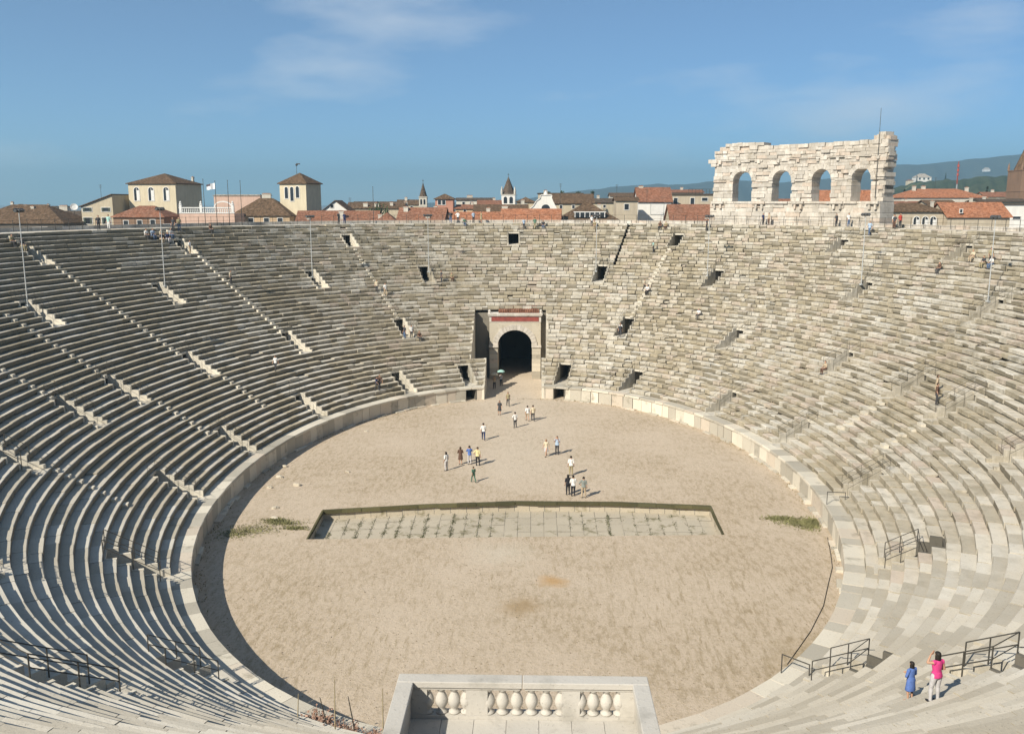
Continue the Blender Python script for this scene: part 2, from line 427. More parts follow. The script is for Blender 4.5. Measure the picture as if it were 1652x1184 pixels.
# ------------------------------------------------------------------ stair openings (parts of the amphitheatre)
def local(t, d):
    x, y, nx, ny = base(t)
    M = Matrix(((float(ny), float(nx), 0, float(x+d*nx)), (float(-nx), float(ny), 0, float(y+d*ny)), (0, 0, 1, 0), (0, 0, 0, 1)))
    return M            # local x along the tier, local y outwards, z up
for (lv, k0, m, t) in VOM:
    d0 = CW+k0*DEP; zf = HP+k0*RISE
    M = local(t, d0)
    root = MB()
    root.box(-VHW-0.02, VHW+0.02, -0.25, m*DEP+4.0, zf-0.35, zf+0.012, M)
    v = root.build('stair_opening', STONE, arena)
    for sx in (-1, 1):
        mb = MB()
        xa, xb = sorted((sx*VHW, sx*(VHW+CHK)))
        for j in range(m):
            up = rng.uniform(0.015, 0.06)
            mb.box(xa, xb+0.0, j*DEP-0.03+rng.normal(0, .012), (j+1)*DEP-0.035, zf-0.3+0.001*j, zf+(j+1)*RISE+up, M, tone=float(rng.uniform(0.4, 0.79)))
        if lv != 1 and sx*math.sin(t) < 2: mb.box(xa-0.02, xb+0.02, -0.36, -0.035, zf-0.28, zf+rng.uniform(0.18, 0.28), M, tone=float(rng.uniform(0.3, 0.79)))
        mb.build('cheek_wall', POD if math.cos(t) < -.3 else STONE, v)
    r1 = m*DEP
    top = zf+m*RISE
    if (lv, t) in WELLS:
        mb = MB(); rb_ = r1+2*DEP; a_ = VHW+CHK-.01
        for sx in (-1, 1):
            xa, xb = sorted((sx*VHW, sx*a_))
            for j in (0, 1): mb.box(xa, xb, r1+j*DEP-.02, r1+(j+1)*DEP-.025, zf-1.6, top+(j+1)*RISE+.01, M)
        mb.box(-a_, a_, rb_-.02, rb_+.2, zf-1.6, top+2*RISE-.06, M); mb.box(-VHW, VHW, r1, rb_, zf-1.7, zf-1.5, M); mb.box(-VHW, VHW, r1-.2, r1, zf-1.6, zf-.02, M)
        mb.build('stair_well', INNER, v); continue  # dark lining stands in for the shade inside the open well
    mb = MB(); mb.box(-VHW-CHK, VHW+CHK, r1-0.10, r1+0.4, top-0.20, top+0.03, M, tone=0.6); mb.build('lintel', POD, v)
    mb = MB()
    mb.box(-VHW-0.2, -VHW-0.01, r1-0.02, r1+4.2, zf-0.3, top-0.205, M); mb.box(VHW+0.01, VHW+0.2, r1-0.02, r1+4.2, zf-0.3, top-0.205, M)
    mb.box(-VHW-0.2, VHW+0.2, r1+0.42, r1+4.2, top-0.2, top-0.05, M); mb.box(-VHW-0.2, VHW+0.2, r1+4.0, r1+4.19, zf-0.3, top-0.21, M)
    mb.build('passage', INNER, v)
# radial stair flights: half-height blocks standing on the treads
def flight(t, ka, kb, width=0.85, hfac=0.5, depth=0.34, off=0.0):
    mb = MB()
    for k in range(ka, kb):
        d = CW+k*DEP; M = local(t, d)
        j = rng.normal(0, 0.03)
        mb.box(off-width/2+j, off+width/2+j, -depth+rng.normal(0, .015), 0.02, HP+k*RISE-0.03, HP+(k+hfac)*RISE+rng.normal(0, .015), M, tone=float(rng.uniform(0.45, 0.8)))
    mb.build('stair_flight', POD, arena)
for t in (2.79, 2.40): flight(t, 17, 37, .45)
flight(1.98, 17, 37, .4, .4, .25); flight(1.235, 17, 37, .5, .4, .25)
for t in (3.06, 3.25): flight(t, 17, 30, .45)
for t in (3.03, -2.78, 2.75): flight(t, 5, 12, .5)
for t in (2.80, 2.41): flight(t, 41, 44, .45)
for t in (.15, -.03): flight(t, 6, 12, .8, .5, .36)
# podium doors beside the gateway
for xa, xb in ((-7.0, -5.75), (3.5, 4.8)):
    t = float(np.interp((xa+xb)/2, BX[(TF > 1) & (TF < 2.15)][::-1], TF[(TF > 1) & (TF < 2.15)][::-1]))
    M = local(t, 0.1); hw = 0.62
    mb = MB()
    mb.box(-hw-0.2, -hw, 0.0, 3, -0.1, HP-0.24, M); mb.box(hw, hw+0.2, 0.0, 3, -0.1, HP-0.24, M); mb.box(-hw, hw, 2.9, 3.05, -0.1, HP-0.24, M)
    mb.build('podium_doorway', INNER, arena)

# cheek walls where the seating stops at the two axial passages
def seat_cheek(xw, ks, far, face, name='passage_wall'):
    mb = MB()
    for k in ks:
        if k < 0: d, da, z = 0.0, CW, HP
        else: d, da, z = CW+k*DEP, CW+(k+1)*DEP, HP+(k+1)*RISE
        ys = []
        for dd in (d, da):
            S_, X_, Y_ = arcs(dd); s = x_to_s(xw, dd, S_, X_, Y_, far); ys.append(float(np.interp(s, S_, Y_)))
        a, b = sorted(ys)
        mb.box(min(xw, xw+face*0.3), max(xw, xw+face*0.3), a+0.006, b-0.006, -0.2, z+rng.uniform(0.01, 0.05), None, tone=float(rng.uniform(0.3, 0.8)))
    mb.build(name, POD, arena)
seat_cheek(GX0, range(-1, 6), True, -1); seat_cheek(GX1, range(-1, 6), True, 1)
seat_cheek(GSLOT0, range(6, 18), True, -1); seat_cheek(GSLOT1, range(6, 18), True, 1)
seat_cheek(PX0, range(-1, 20), False, -1); seat_cheek(PX1, range(-1, 20), False, 1)

# ------------------------------------------------------------------ ground, arena floor, pit
def sand_mat(name, c0, c1, dark, speck=0.5):
    m, t, b = mat(name, 0.95, 0.1)
    P = geo_pos(t)
    big = noise(t, 0.09, 4, 0.6, vec=P); mid = noise(t, 0.9, 6, 0.7, vec=P); fine = noise(t, 4.5, 5, 0.8, vec=P)
    st = noise(t, 2.6, 5, 0.8, vec=P, stretch=(1.0, 0.35, 1))
    c = mixc(t, ramp(t, big, [(0.35, 0), (0.65, 1)]), c0, c1)
    c = mixc(t, ramp(t, mid, [(0.54, 0), (0.78, 0.35)]), c, dark)
    dens = mixc(t, 1.0, ramp(t, st, [(0.46, 0), (0.60, 1)]), ramp(t, big, [(0.36, 0.2), (0.58, 1)]), 'MULTIPLY')
    c = mixc(t, mixc(t, 1.0, dens, (0.55, 0.55, 0.55), 'MULTIPLY'), c, dark)
    c = mixc(t, ramp(t, fine, [(0.55, 0), (0.66, speck)]), c, tuple(x*0.5 for x in dark))
    c = mixc(t, ramp(t, fine, [(0.28, 0.25), (0.40, 0)]), c, (0.62, 0.55, 0.44))
    wob = noise(t, 0.8, 3, 0.6, vec=P)
    # scuffs and raked strokes, running different ways in different parts of the floor
    for (px_, py_, rr, ang, sc, amt, lo) in ((14, -22, 13, -.75, 2.6, .55, .53), (-13, -24, 14, .35, 3.0, .5, .54), (0, -14, 12, 1.5, 2.2, .5, .57), (-6, 14, 16, .9, 1.6, .4, .58), (9, 16, 15, -.5, 1.6, .4, .58)):
        mr = N(t, 'ShaderNodeMapping'); mr.inputs['Rotation'].default_value = (0, 0, ang); mr.inputs['Scale'].default_value = (1, .16, 1); t.links.new(P, mr.inputs[0])
        n_ = N(t, 'ShaderNodeTexNoise', Scale=sc, Detail=5, Roughness=.75); t.links.new(mr.outputs[0], n_.inputs['Vector'])
        d_ = N(t, 'ShaderNodeVectorMath', operation='DISTANCE'); t.links.new(P, d_.inputs[0]); d_.inputs[1].default_value = (px_, py_, 0)
        q_ = N(t, 'ShaderNodeMath', operation='DIVIDE'); t.links.new(d_.outputs['Value'], q_.inputs[0]); q_.inputs[1].default_value = rr
        k_ = mixc(t, 1.0, ramp(t, n_.outputs[0], [(lo, 0), (lo+.09, amt)]), ramp(t, q_.outputs[0], [(.45, 1), (1.0, 0)]), 'MULTIPLY')
        c = mixc(t, k_, c, dark)
    # paler trodden ground from the gateway to the pit
    tr = N(t, 'ShaderNodeSeparateXYZ'); t.links.new(P, tr.inputs[0]); ax = N(t, 'ShaderNodeMath', operation='ABSOLUTE'); t.links.new(tr.outputs[0], ax.inputs[0])
    wx = N(t, 'ShaderNodeMath', operation='MULTIPLY_ADD'); t.links.new(wob, wx.inputs[0]); wx.inputs[1].default_value = 7.0; t.links.new(ax.outputs[0], wx.inputs[2])
    dv = N(t, 'ShaderNodeMath', operation='DIVIDE'); t.links.new(wx.outputs[0], dv.inputs[0]); dv.inputs[1].default_value = 14
    yy = N(t, 'ShaderNodeMath', operation='DIVIDE'); t.links.new(tr.outputs[1], yy.inputs[0]); yy.inputs[1].default_value = 30
    c = mixc(t, mixc(t, 1.0, ramp(t, dv.outputs[0], [(.35, .4), (.85, 0)]), ramp(t, yy.outputs[0], [(.0, 0), (.25, 1)]), 'MULTIPLY'), c, (0.60, 0.52, 0.42))
    for (px_, py_, rr, col_, amt) in ((2.3, -17.2, 1.1, (0.47, 0.29, 0.13), .8), (.35, -20.9, 1.6, (0.33, 0.23, 0.12), .7), (-1.0, -12.6, 2.6, (0.56, 0.50, 0.40), .5), (16.5, -27.5, 3.5, (0.27, 0.20, 0.09), .55)):
        d_ = N(t, 'ShaderNodeVectorMath', operation='DISTANCE'); t.links.new(P, d_.inputs[0]); d_.inputs[1].default_value = (px_, py_, 0)
        a_ = N(t, 'ShaderNodeMath', operation='ADD'); t.links.new(d_.outputs['Value'], a_.inputs[0])
        b_ = N(t, 'ShaderNodeMath', operation='MULTIPLY'); t.links.new(wob, b_.inputs[0]); b_.inputs[1].default_value = rr*1.6; t.links.new(b_.outputs[0], a_.inputs[1])
        q_ = N(t, 'ShaderNodeMath', operation='DIVIDE'); t.links.new(a_.outputs[0], q_.inputs[0]); q_.inputs[1].default_value = rr*2.2
        c = mixc(t, ramp(t, q_.outputs[0], [(0.45, amt), (0.85, 0)]), c, col_)
    t.links.new(c, b.inputs['Base Color'])
    bump(t, b, mixc(t, 0.6, mid, fine), 0.8, 0.12)
    return m
SAND = sand_mat('packed_sand', (0.55, 0.455, 0.35), (0.505, 0.41, 0.305), (0.28, 0.215, 0.125), 0.55)
GROUND = plain('town_ground', (0.20, 0.18, 0.15), 0.95, 0.3, 0.05)
def fill_between(name, loops, z, m, kind='structure', label=None):
    bm = bmesh.new(); ed = []
    for L in loops:
        vs = [bm.verts.new((p[0], p[1], z)) for p in L]
        ed += [bm.edges.new((vs[i], vs[(i+1) % len(vs)])) for i in range(len(vs))]
    bmesh.ops.triangle_fill(bm, edges=ed, use_beauty=True, use_dissolve=False, normal=(0, 0, 1))
    me = bpy.data.meshes.new(name); bm.to_mesh(me); bm.free(); me.materials.append(m)
    o = bpy.data.objects.new(name, me); col.objects.link(o)
    return tag(o, label=label, kind=kind)
PIT = [(-14.9, -10.35), (14.75, -8.75), (15.0, -2.45), (8.0, -1.75), (-0.4, -1.75), (-8, -2.75), (-15.2, -4.2)]
oval = [tuple(map(float, ring(t, 4.2))) for t in np.linspace(0, 2*math.pi, 180, endpoint=False)]
oval2 = [tuple(map(float, ring(t, 3.5))) for t in np.linspace(0, 2*math.pi, 90, endpoint=False)]
fill_between('arena_floor', [oval, PIT], 0.0, SAND)
fill_between('ground', [[(-9000, -9000), (9000, -9000), (9000, 9000), (-9000, 9000)], oval2], -0.12, GROUND)
mb = MB(); mb.quad((-5.2, 36.2, .006), (2.5, 36.2, .006), (2.5, 66, .006), (-5.2, 66, .006)); mb.quad((-3, -60, .006), (4.6, -60, .006), (4.6, -36.2, .006), (-3, -36.2, .006))
mb.build('passage_floor', SAND, kind='structure')
KERBDK = stone_mat('dark_olive_kerb', (0.13, 0.115, 0.055), (0.09, 0.085, 0.045), (0.15, 0.13, 0.07), (0.035, 0.035, 0.02))  # dark olive tone over the whole lip
pit = empty('sunken_pit', (0, 0, 0), 0, 'shallow stone lined rectangular pit sunk in the middle of the sand floor', 'pit')
PSL = stone_mat('pit_slabs', (0.50, 0.44, 0.345), (0.45, 0.395, 0.305), (0.48, 0.41, 0.31), (0.20, 0.175, 0.10), 0.94, 1.04, 0.55, 0.68)
mb = MB(); ZP = -0.80
def pit_pt(u, v):          # u 0..1 left to right, v 0..1 near to far
    far = np.array([(-15.2, -4.2), (-8, -2.75), (-0.4, -1.75), (8, -1.75), (15.0, -2.45)])
    fx = -15.2+30.2*u; fy = float(np.interp(fx, far[:, 0], far[:, 1]))
    nx_, ny_ = -14.9+29.65*u, -10.35+1.6*u
    return (nx_+(fx-nx_)*v, ny_+(fy-ny_)*v)
NU = 30
for i in range(NU):
    for j in range(5):
        g = 0.0005
        p = [pit_pt(a, b) for a, b in ((i/NU+g, j/5+g*3), ((i+1)/NU-g, j/5+g*3), ((i+1)/NU-g, (j+1)/5-g*3), (i/NU+g, (j+1)/5-g*3))]
        z = ZP+random.uniform(-.012, .012); mb.quad(*[(x, y, z) for x, y in p], tone=random.random()*0.8)
mb.build('pit_slab_floor', PSL, pit)
mb = MB(); L_ = [pit_pt(0, 0), pit_pt(1, 0), pit_pt(1, 1), pit_pt(0, 1)]
mb.quad(*[(x, y, ZP-0.03) for x, y in L_]); mb.build('pit_joint_bed', PSL, pit)
mb = MB()
for i in range(len(PIT)):
    a, b = Vector(PIT[i]), Vector(PIT[(i+1) % len(PIT)]); L = (b-a).length; n = max(1, int(L/1.1)); nrm = Vector(((b-a).y, -(b-a).x)).normalized()
    for q in range(n):
        p0, p1 = a+(b-a)*((q+0.012)/n), a+(b-a)*((q+0.988)/n); tn = random.random()*0.8
        k_ = random.uniform(-.02, .02); zt = -0.012
        i0, i1 = p0-nrm*k_, p1-nrm*k_
        o0, o1 = p0+nrm*0.32, p1+nrm*0.32
        mb.quad((i0.x, i0.y, ZP-.05), (i1.x, i1.y, ZP-.05), (i1.x, i1.y, zt), (i0.x, i0.y, zt), tone=tn)
        mb.quad((i0.x, i0.y, zt), (i1.x, i1.y, zt), (o1.x, o1.y, zt-.03), (o0.x, o0.y, zt-.03), tone=tn)
        mb.quad((o0.x, o0.y, zt-.03), (o1.x, o1.y, zt-.03), (o1.x, o1.y, -.1), (o0.x, o0.y, -.1), tone=tn)
mb.build('pit_wall', PSL, pit)
mb = MB()
for i in (1, 2, 3, 4, 5, 6):           # lip slabs overhanging the far edge and both ends
    a, b = Vector(PIT[i]), Vector(PIT[(i+1) % len(PIT)]); L = (b-a).length; n = max(1, int(L/1.4)); nrm = Vector(((b-a).y, -(b-a).x)).normalized()
    ov = .24 if 2 <= i <= 5 else .10
    for q in range(n):
        p0, p1 = a+(b-a)*((q+0.004)/n), a+(b-a)*((q+0.996)/n); f = ov+random.uniform(-.07, .05); zt = random.uniform(.008, .03)
        P8 = [p0-nrm*f, p1-nrm*f, p1+nrm*.06, p0+nrm*.06]; lo_ = [(p.x, p.y, -.24+random.uniform(-.03, .03)) for p in P8]; hi_ = [(p.x, p.y, zt) for p in P8]; tn = random.random()*.8
        mb.quad(*hi_, tone=tn); mb.quad(*lo_[::-1], tone=tn)
        for u in range(4): mb.quad(lo_[u], lo_[(u+1) % 4], hi_[(u+1) % 4], hi_[u], tone=tn)
mb.build('pit_lip', KERBDK, pit)

# weeds and grass: countless blades
GRASS = plain('dry_green_grass', (0.23, 0.22, 0.10), 0.9, 0.5, 1.2)
WEED = plain('grey_green_weed', (0.13, 0.13, 0.07), 0.9, 0.5, 2)
STRAW = plain('dry_straw_grass', (0.26, 0.21, 0.11), 0.9, 0.4, 2)
def blades(name, pts, m, hmin, hmax, z=0.0, label=None):
    mb = MB()
    for x, y in pts:
        a = random.uniform(0, 6.28); h = random.uniform(hmin, hmax); wd = h*0.28; lx, ly = random.gauss(0, h*.5), random.gauss(0, h*.5)
        c, s = math.cos(a)*wd, math.sin(a)*wd
        mb.quad((x-c, y-s, z-.01), (x+c, y+s, z-.01), (x+lx, y+ly, z+h))
    mb.build(name, m, kind='stuff', label=label, cat='grass' if 'grass' in name else 'weeds')
def blob_pts(n, parts):
    r = []
    for _ in range(n):
        cx, cy, sx, sy = random.choice(parts); r.append((random.gauss(cx, sx), random.gauss(cy, sy)))
    return [p for p in r if abs(p[0]/22.6)**2+abs(p[1]/36.5)**2 < 1]
blades('grass_patch', blob_pts(3600, [(-19.2, -8.6, 1.0, .55), (-17.4, -7.2, .8, .25), (-20.2, -9.4, .7, .5), (-16.3, -8.2, .5, .2), (-18.2, -6.6, .5, .25)]), GRASS, .04, .16, label='thin green grass patch on the sand left of the pit')
blades('grass_patch', blob_pts(4200, [(20.6, -6.0, .8, .45), (21.4, -6.8, .6, .5), (19.6, -5.3, .5, .22), (22.0, -6.0, .4, .4)]), GRASS, .05, .18, label='green grass patch on the sand right of the pit')
wp = []
for i in range(110):
    u = random.choice([random.uniform(.02, .45), random.uniform(.02, .45), random.uniform(.62, .98)]); 
    for j in range(random.randint(1, 5)):
        v = random.random(); c = pit_pt(round(u*NU)/NU+random.gauss(0, .002), v)
        wp += [(c[0]+random.gauss(0, .08), c[1]+random.gauss(0, .22)) for _ in range(14)]
wp = [p for p in wp if -14.3 < p[0] < 14.3 and -9.2 < p[1] < -2.6]
blades('pit_weeds', wp, WEED, .03, .12, ZP, 'low weeds growing in the joints of the pit floor')
rp = []
for _ in range(2600):
    t = random.uniform(0, 6.28); d = -abs(random.gauss(0, .35))-0.02
    if math.sin(6*t)+math.sin(17*t+1) > -0.3: rp.append(tuple(map(float, ring(t, d))))
blades('edge_grass', rp, STRAW, .04, .16, 0, 'dry grass along the foot of the arena wall')
dp = []
for _ in range(9000):
    t = random.uniform(3.3, 5.9); d = -abs(random.gauss(0, 5.2))-.2; x, y = ring(t, d)
    if y < -12: dp.append((float(x), float(y)))
blades('dry_grass', dp, STRAW, .02, .07, 0, 'sparse dry grass on the near end of the sand floor')
GRAV = plain('brown_gravel', (0.30, 0.25, 0.18), 0.95, 0.4, 2)
mb = MB()
for _ in range(1500):
    t = random.uniform(0, 6.28); d = -22*random.random()**1.6-.1; x, y = map(float, ring(t, d)); r = random.uniform(.02, .055)
    if -10.6 < y < -1.5 and abs(x) < 15.4: continue
    mb.lathe([(r, -.02), (r*.9, r*.5), (r*.3, r*.8)], (x, y, 0), 5, 1, random.uniform(.6, 1), tone=random.random())
mb.build('gravel', GRAV, kind='stuff', label='small stones strewn on the sand floor', cat='gravel')
# loose stones at the left of the floor
LST = [(-21.3, 7.3, .42, 'flat pale stone lying closest to the left arena wall, farthest up'), (-20.9, 4.1, .5, 'wide flat stone on the left sand just below the uppermost one'),
       (-18.8, 1.9, .55, 'largest pale loose stone, alone on the sand toward the middle of the left group'), (-20.9, 1.2, .38, 'narrow loose stone right against the shadow of the left wall'),
       (-19.0, -3.9, .42, 'squat loose stone a little above the left grass patch'), (-18.4, -6.2, .46, 'tilted loose stone at the upper edge of the left grass patch'),
       (-15.3, 5.8, .3, 'small yellowish loose stone farthest right of the left group'), (-16.3, 20.2, .32, 'small loose stone at the far left of the sand near the curving wall')]
for x, y, s, lab in LST:
    mb = MB(); M = Matrix.Translation((x, y, 0)) @ Matrix.Rotation(random.uniform(-.5, .5), 4, 'Z')
    pr = [(1.0, -.05), (1.0, .12), (.82, .26), (.45, .31)]
    mb.lathe([(r*s*.62, z*s*.62/.45) for r, z in pr], (0, 0, 0), 9, 1.15, .6, tone=.6)
    mb.v = [tuple(M @ Vector((a+random.gauss(0, .02), b+random.gauss(0, .02), c))) for a, b, c in mb.v]
    mb.build('loose_stone', GATE, label=lab, cat='stone', group='loose stones on the left of the sand')
# cable lying on the sand at the right
cp = [(22.0, -9.2), (21.27, -12.16), (20.6, -14.6), (19.55, -17.1), (18.2, -20.4), (16.5, -23.6), (15.2, -25.7), (14.2, -27.3)]
mb = MB()
for a, b in zip(cp, cp[1:]): mb.tube((a[0], a[1], .03), (b[0], b[1], .02), .024, seg=6)
mb.build('cable', BLACKRUB, label='long black cable lying along the right edge of the sand floor', cat='cable')

# ------------------------------------------------------------------ the arched gateway at the far end
gate = empty('gateway', (-1.4, 49.1, 0), 0, 'stone gateway with a dark arch and a red panel at the far end', 'gateway')
GC = -1.41
def G(mb, name, m, parent=gate):
    mb.v = [(x+1.4, y-49.1, z) for x, y, z in mb.v]; return mb.build(name, m, parent)
for xa, xb in ((-4.82, GC-2.3), (GC+2.3, 2.05)):
    mb = MB(); z = -.1
    while z < 4.2:
        h = min(random.uniform(.45, .7), 4.32-z); j = random.uniform(-.02, .02)
        mb.box(xa+j, xb+j*.5, 49.1+random.uniform(-.02, .02), 52.2, z, z+h-.015, tone=random.random()*.95); z += h
    G(mb, 'pier', GATE)
    mb = MB(); mb.box(xa-.06, xb+.06, 48.92, 52.25, 4.33, 4.62, tone=.7); G(mb, 'impost', WHITE)
mb = MB(); ns = 20
for i in range(ns):
    a0, a1 = math.pi*i/ns, math.pi*(i+1)/ns
    p0, p1 = (GC+2.95*math.cos(a0), 4.62+2.3*math.sin(a0)*1.0), (GC+2.95*math.cos(a1), 4.62+2.3*math.sin(a1))
    q0, q1 = (GC+2.3*math.cos(a0), 4.62+2.07*math.sin(a0)), (GC+2.3*math.cos(a1), 4.62+2.07*math.sin(a1))
    mb.prism([q1, q0, (max(q0[0], -4.8), 7.75) if False else (q0[0], 7.75), (q1[0], 7.75)], 49.12, 52.0, tone=.5)
mb.box(-4.82, GC-2.3, 49.12, 52, 4.622, 7.75, tone=.45); mb.box(GC+2.3, 2.05, 49.12, 52, 4.622, 7.75, tone=.6)
G(mb, 'arch_wall', GATE)
mb = MB(); ns = 17
for i in range(ns):
    a0, a1 = math.pi*(i+.03)/ns, math.pi*(i+.97)/ns; ro = 2.98+random.uniform(-.04, .06)
    mb.prism([(GC+2.29*math.cos(a1), 4.622+2.06*math.sin(a1)), (GC+2.29*math.cos(a0), 4.622+2.06*math.sin(a0)), (GC+ro*math.cos(a0), 4.622+ro*.93*math.sin(a0)), (GC+ro*math.cos(a1), 4.622+ro*.93*math.sin(a1))], 49.0+random.uniform(-.02, .02), 49.4, tone=.4+.4*random.random())
G(mb, 'arch_ring', WHITE)
mb = MB(); mb.box(-4.85, 2.08, 49.06, 52, 7.752, 8.56, tone=.6); G(mb, 'panel_frame', WHITE)
mb = MB(); mb.box(-4.55, 1.78, 49.02, 49.2, 7.86, 8.46); G(mb, 'red_panel', REDPANEL)
mb = MB(); mb.box(-4.95, 2.2, 48.88, 52.2, 8.562, 8.72, tone=.6); mb.box(-5.02, 2.28, 48.8, 52.3, 8.722, 8.95, tone=.7); G(mb, 'cornice', WHITE)
for x in (-4.8, 2.05):
    mb = MB(); mb.lathe([(.16, 8.94), (.18, 9.02), (.10, 9.08), (.19, 9.22), (.16, 9.34), (.04, 9.42)], (x, 49.0, 0), 10, tone=.7); G(mb, 'finial', WHITE)
mb = MB(); n = 22
for i in range(n):
    x0_ = -3.5+5.2*i/n; w_ = 5.2/n
    mb.tube((x0_, 49.25, 9.0), (x0_, 51.6, 9.95), w_*.42, seg=6)
mb.quad((-3.6, 49.2, 8.96), (1.8, 49.2, 8.96), (1.8, 51.7, 9.93), (-3.6, 51.7, 9.93)); mb.box(-3.6, 1.8, 51.5, 51.7, 8.9, 9.9)
G(mb, 'tile_roof', RF['roofred'])
for xa, xb in ((GSLOT0-.02, -4.84), (2.07, GSLOT1+.02)):
    mb = MB(); mb.box(xa, xb, 50.0, 50.6, -.1, 8.9); G(mb, 'side_wall', DARKST)  # on the right the dark stone paints the shadow cast by the gate
mb = MB()
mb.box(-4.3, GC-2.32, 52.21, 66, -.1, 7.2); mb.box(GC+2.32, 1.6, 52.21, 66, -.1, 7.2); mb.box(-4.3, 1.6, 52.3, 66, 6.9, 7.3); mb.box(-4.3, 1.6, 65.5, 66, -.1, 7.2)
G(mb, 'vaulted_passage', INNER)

# ------------------------------------------------------------------ the balcony over the near passage
bal = empty('balcony', (.8, -49.1, 10.45), 0, 'white stone balcony with a balustrade of bulging balusters in the foreground', 'balcony')
def Bb(mb, name, m, parent=bal, smooth=False):
    mb.v = [(x-.8, y+49.1, z-10.45) for x, y, z in mb.v]; return mb.build(name, m, parent, smooth)
BX0, BX1, BF = -2.42, 4.02, -49.02
mb = MB(); n = 7
for i in range(n):
    for j in range(4):
        x0_, x1_ = BX0+.3+(BX1-BX0-.6)*i/n, BX0+.3+(BX1-BX0-.6)*(i+1)/n
        mb.box(x0_+.006, x1_-.006, -53.4+j, -52.41+j, 10.0, 10.28+random.uniform(-.006, .006), tone=.3+.5*random.random())
Bb(mb, 'paving', BALU)
mb = MB(); mb.box(BX0+.02, BX1-.02, -53.6, BF-.02, 9.5, 10.22, tone=.5); Bb(mb, 'slab', BALU)
mb = MB(); mb.box(BX0+.02, -.9, -53.5, -49.3, -.1, 9.5, tone=.5); mb.box(2.5, BX1-.02, -53.5, -49.3, -.1, 9.5, tone=.5); mb.box(-.9, 2.5, -53.5, -49.3, 6.8, 9.5); Bb(mb, 'supporting_wall', GATE)
def coping(name, x0_, x1_, y0_, y1_):
    mb = MB()
    mb.box(x0_, x1_, y0_, y1_, 11.16, 11.33, tone=.62); mb.box(x0_+.05, x1_-.05, y0_+.05, y1_-.05, 11.08, 11.162, tone=.6)
    o = Bb(mb, name, BALU)
    bv = o.modifiers.new('edge', 'BEVEL'); bv.width = .02; bv.segments = 2
coping('coping', BX0, .79, BF-.42, BF); coping('coping', .802, BX1, BF-.42, BF)
coping('coping', BX0, BX0+.42, -53.5, BF-.43); coping('coping', BX1-.42, BX1, -53.5, BF-.43)
mb = MB(); mb.box(BX0+.04, BX1-.04, BF-.38, BF-.04, 10.23, 10.38, tone=.55); Bb(mb, 'plinth', BALU)
for xa, xb in ((BX0+.05, -1.66), (-.66, -.10), (1.80, 2.27), (3.30, BX1-.05)):
    mb = MB(); mb.box(xa, xb, BF-.36, BF-.06, 10.382, 11.078, tone=.6)
    Bb(mb, 'pedestal', BALU)
for xa, xb in ((BX0+.08, BX0+.34), (BX1-.34, BX1-.08)):
    mb = MB(); mb.box(xa, xb, -53.5, BF-.40, 10.23, 11.078, tone=.55); Bb(mb, 'side_parapet', BALU)
bprof = [(.15, 10.382), (.15, 10.43), (.10, 10.46), (.085, 10.50), (.11, 10.55), (.155, 10.64), (.168, 10.72), (.155, 10.80), (.115, 10.89), (.08, 10.95), (.07, 10.98), (.10, 11.0), (.12, 11.03), (.13, 11.045), (.13, 11.079)]
for x in (-1.66, -1.30, -.97, -.66, -.08, .28, .65, 1.03, 1.41, 1.79, 2.29, 2.62, 2.96, 3.29):
    mb = MB(); mb.lathe(bprof, (x, BF-.21, 0), 20, tone=.62); Bb(mb, 'baluster', BALU, smooth=True)

# ------------------------------------------------------------------ the ruined arcade
ruin = empty('ruined_arcade', (0, 0, 0), 0, 'tall white ruined wall with four open arches standing on the right of the rim', 'ruin')
DW = 34.65; SW, XW, YW = arcs(DW)
u_of = lambda t: float(np.interp(norm_t(t), TF, SW))
UL = u_of(1.192)
ARCH = [u_of(t) for t in (1.1297, 1.0430, .9540, .8626)]
AH, ASP, ABASE = 1.42, 26.45, 23.62
UR = ARCH[3]-AH-1.75
def wblock(mb, u0, u1, z0, z1, f=0.0, bck=2.1, tone=None, j=.03, ztilt=0.0):
    tn = random.random() if tone is None else tone; n = len(mb.v)
    for u in (u0, u1):
        te = float(np.interp(u, SW, TF))
        for r, z in ((f, z0), (f, z1), (bck, z1), (bck, z0)):
            x, y = ring(te, DW+r+random.gauss(0, j*.6)); mb.v.append((float(x), float(y), z+random.gauss(0, j*.35)))
    for a in ((0, 1, 5, 4), (1, 2, 6, 5), (2, 3, 7, 6), (3, 0, 4, 7), (3, 2, 1, 0), (4, 5, 6, 7)):
        mb.f.append(tuple(n+i for i in a)); mb.tone.append(tn)
def run(mb, u0, u1, z0, z1, lo=.7, hi=1.9, **k):
    e = block_lens(u0, u1, lo, hi)
    for a, b in zip(e, e[1:]):
        kk = dict(k); kk['f'] = k.get('f', 0)+random.gauss(0, .06)
        wblock(mb, a+.012, b-.012, z0+.008, z1-.008, **kk)
mb = MB(); z = HT-.1
for h in (.62, .58, .66, .6, .55):
    run(mb, UR-.15, UL+.2, z, z+h, .8, 2.2, f=-.45, bck=2.3); z += h
ruin_base = mb.build('plinth', WHITE, ruin)
mb = MB(); run(mb, UR-.1, UL+.15, z, ABASE, 1.0, 2.4, f=-.58, bck=2.3); mb.build('plinth_cap', WHITE, ruin)
mb = MB()
def topz(u):
    q = (UL-u)/(UL-UR)      # 0 left, 1 right
    return float(np.interp(q, [0, .03, .05, .31, .315, .365, .37, .6, .84, .90, .93, .97, 1.0], [29.5, 30.9, 31.8, 31.75, 31.25, 31.3, 31.45, 31.2, 31.1, 31.2, 31.5, 31.75, 31.3]))
z = ABASE
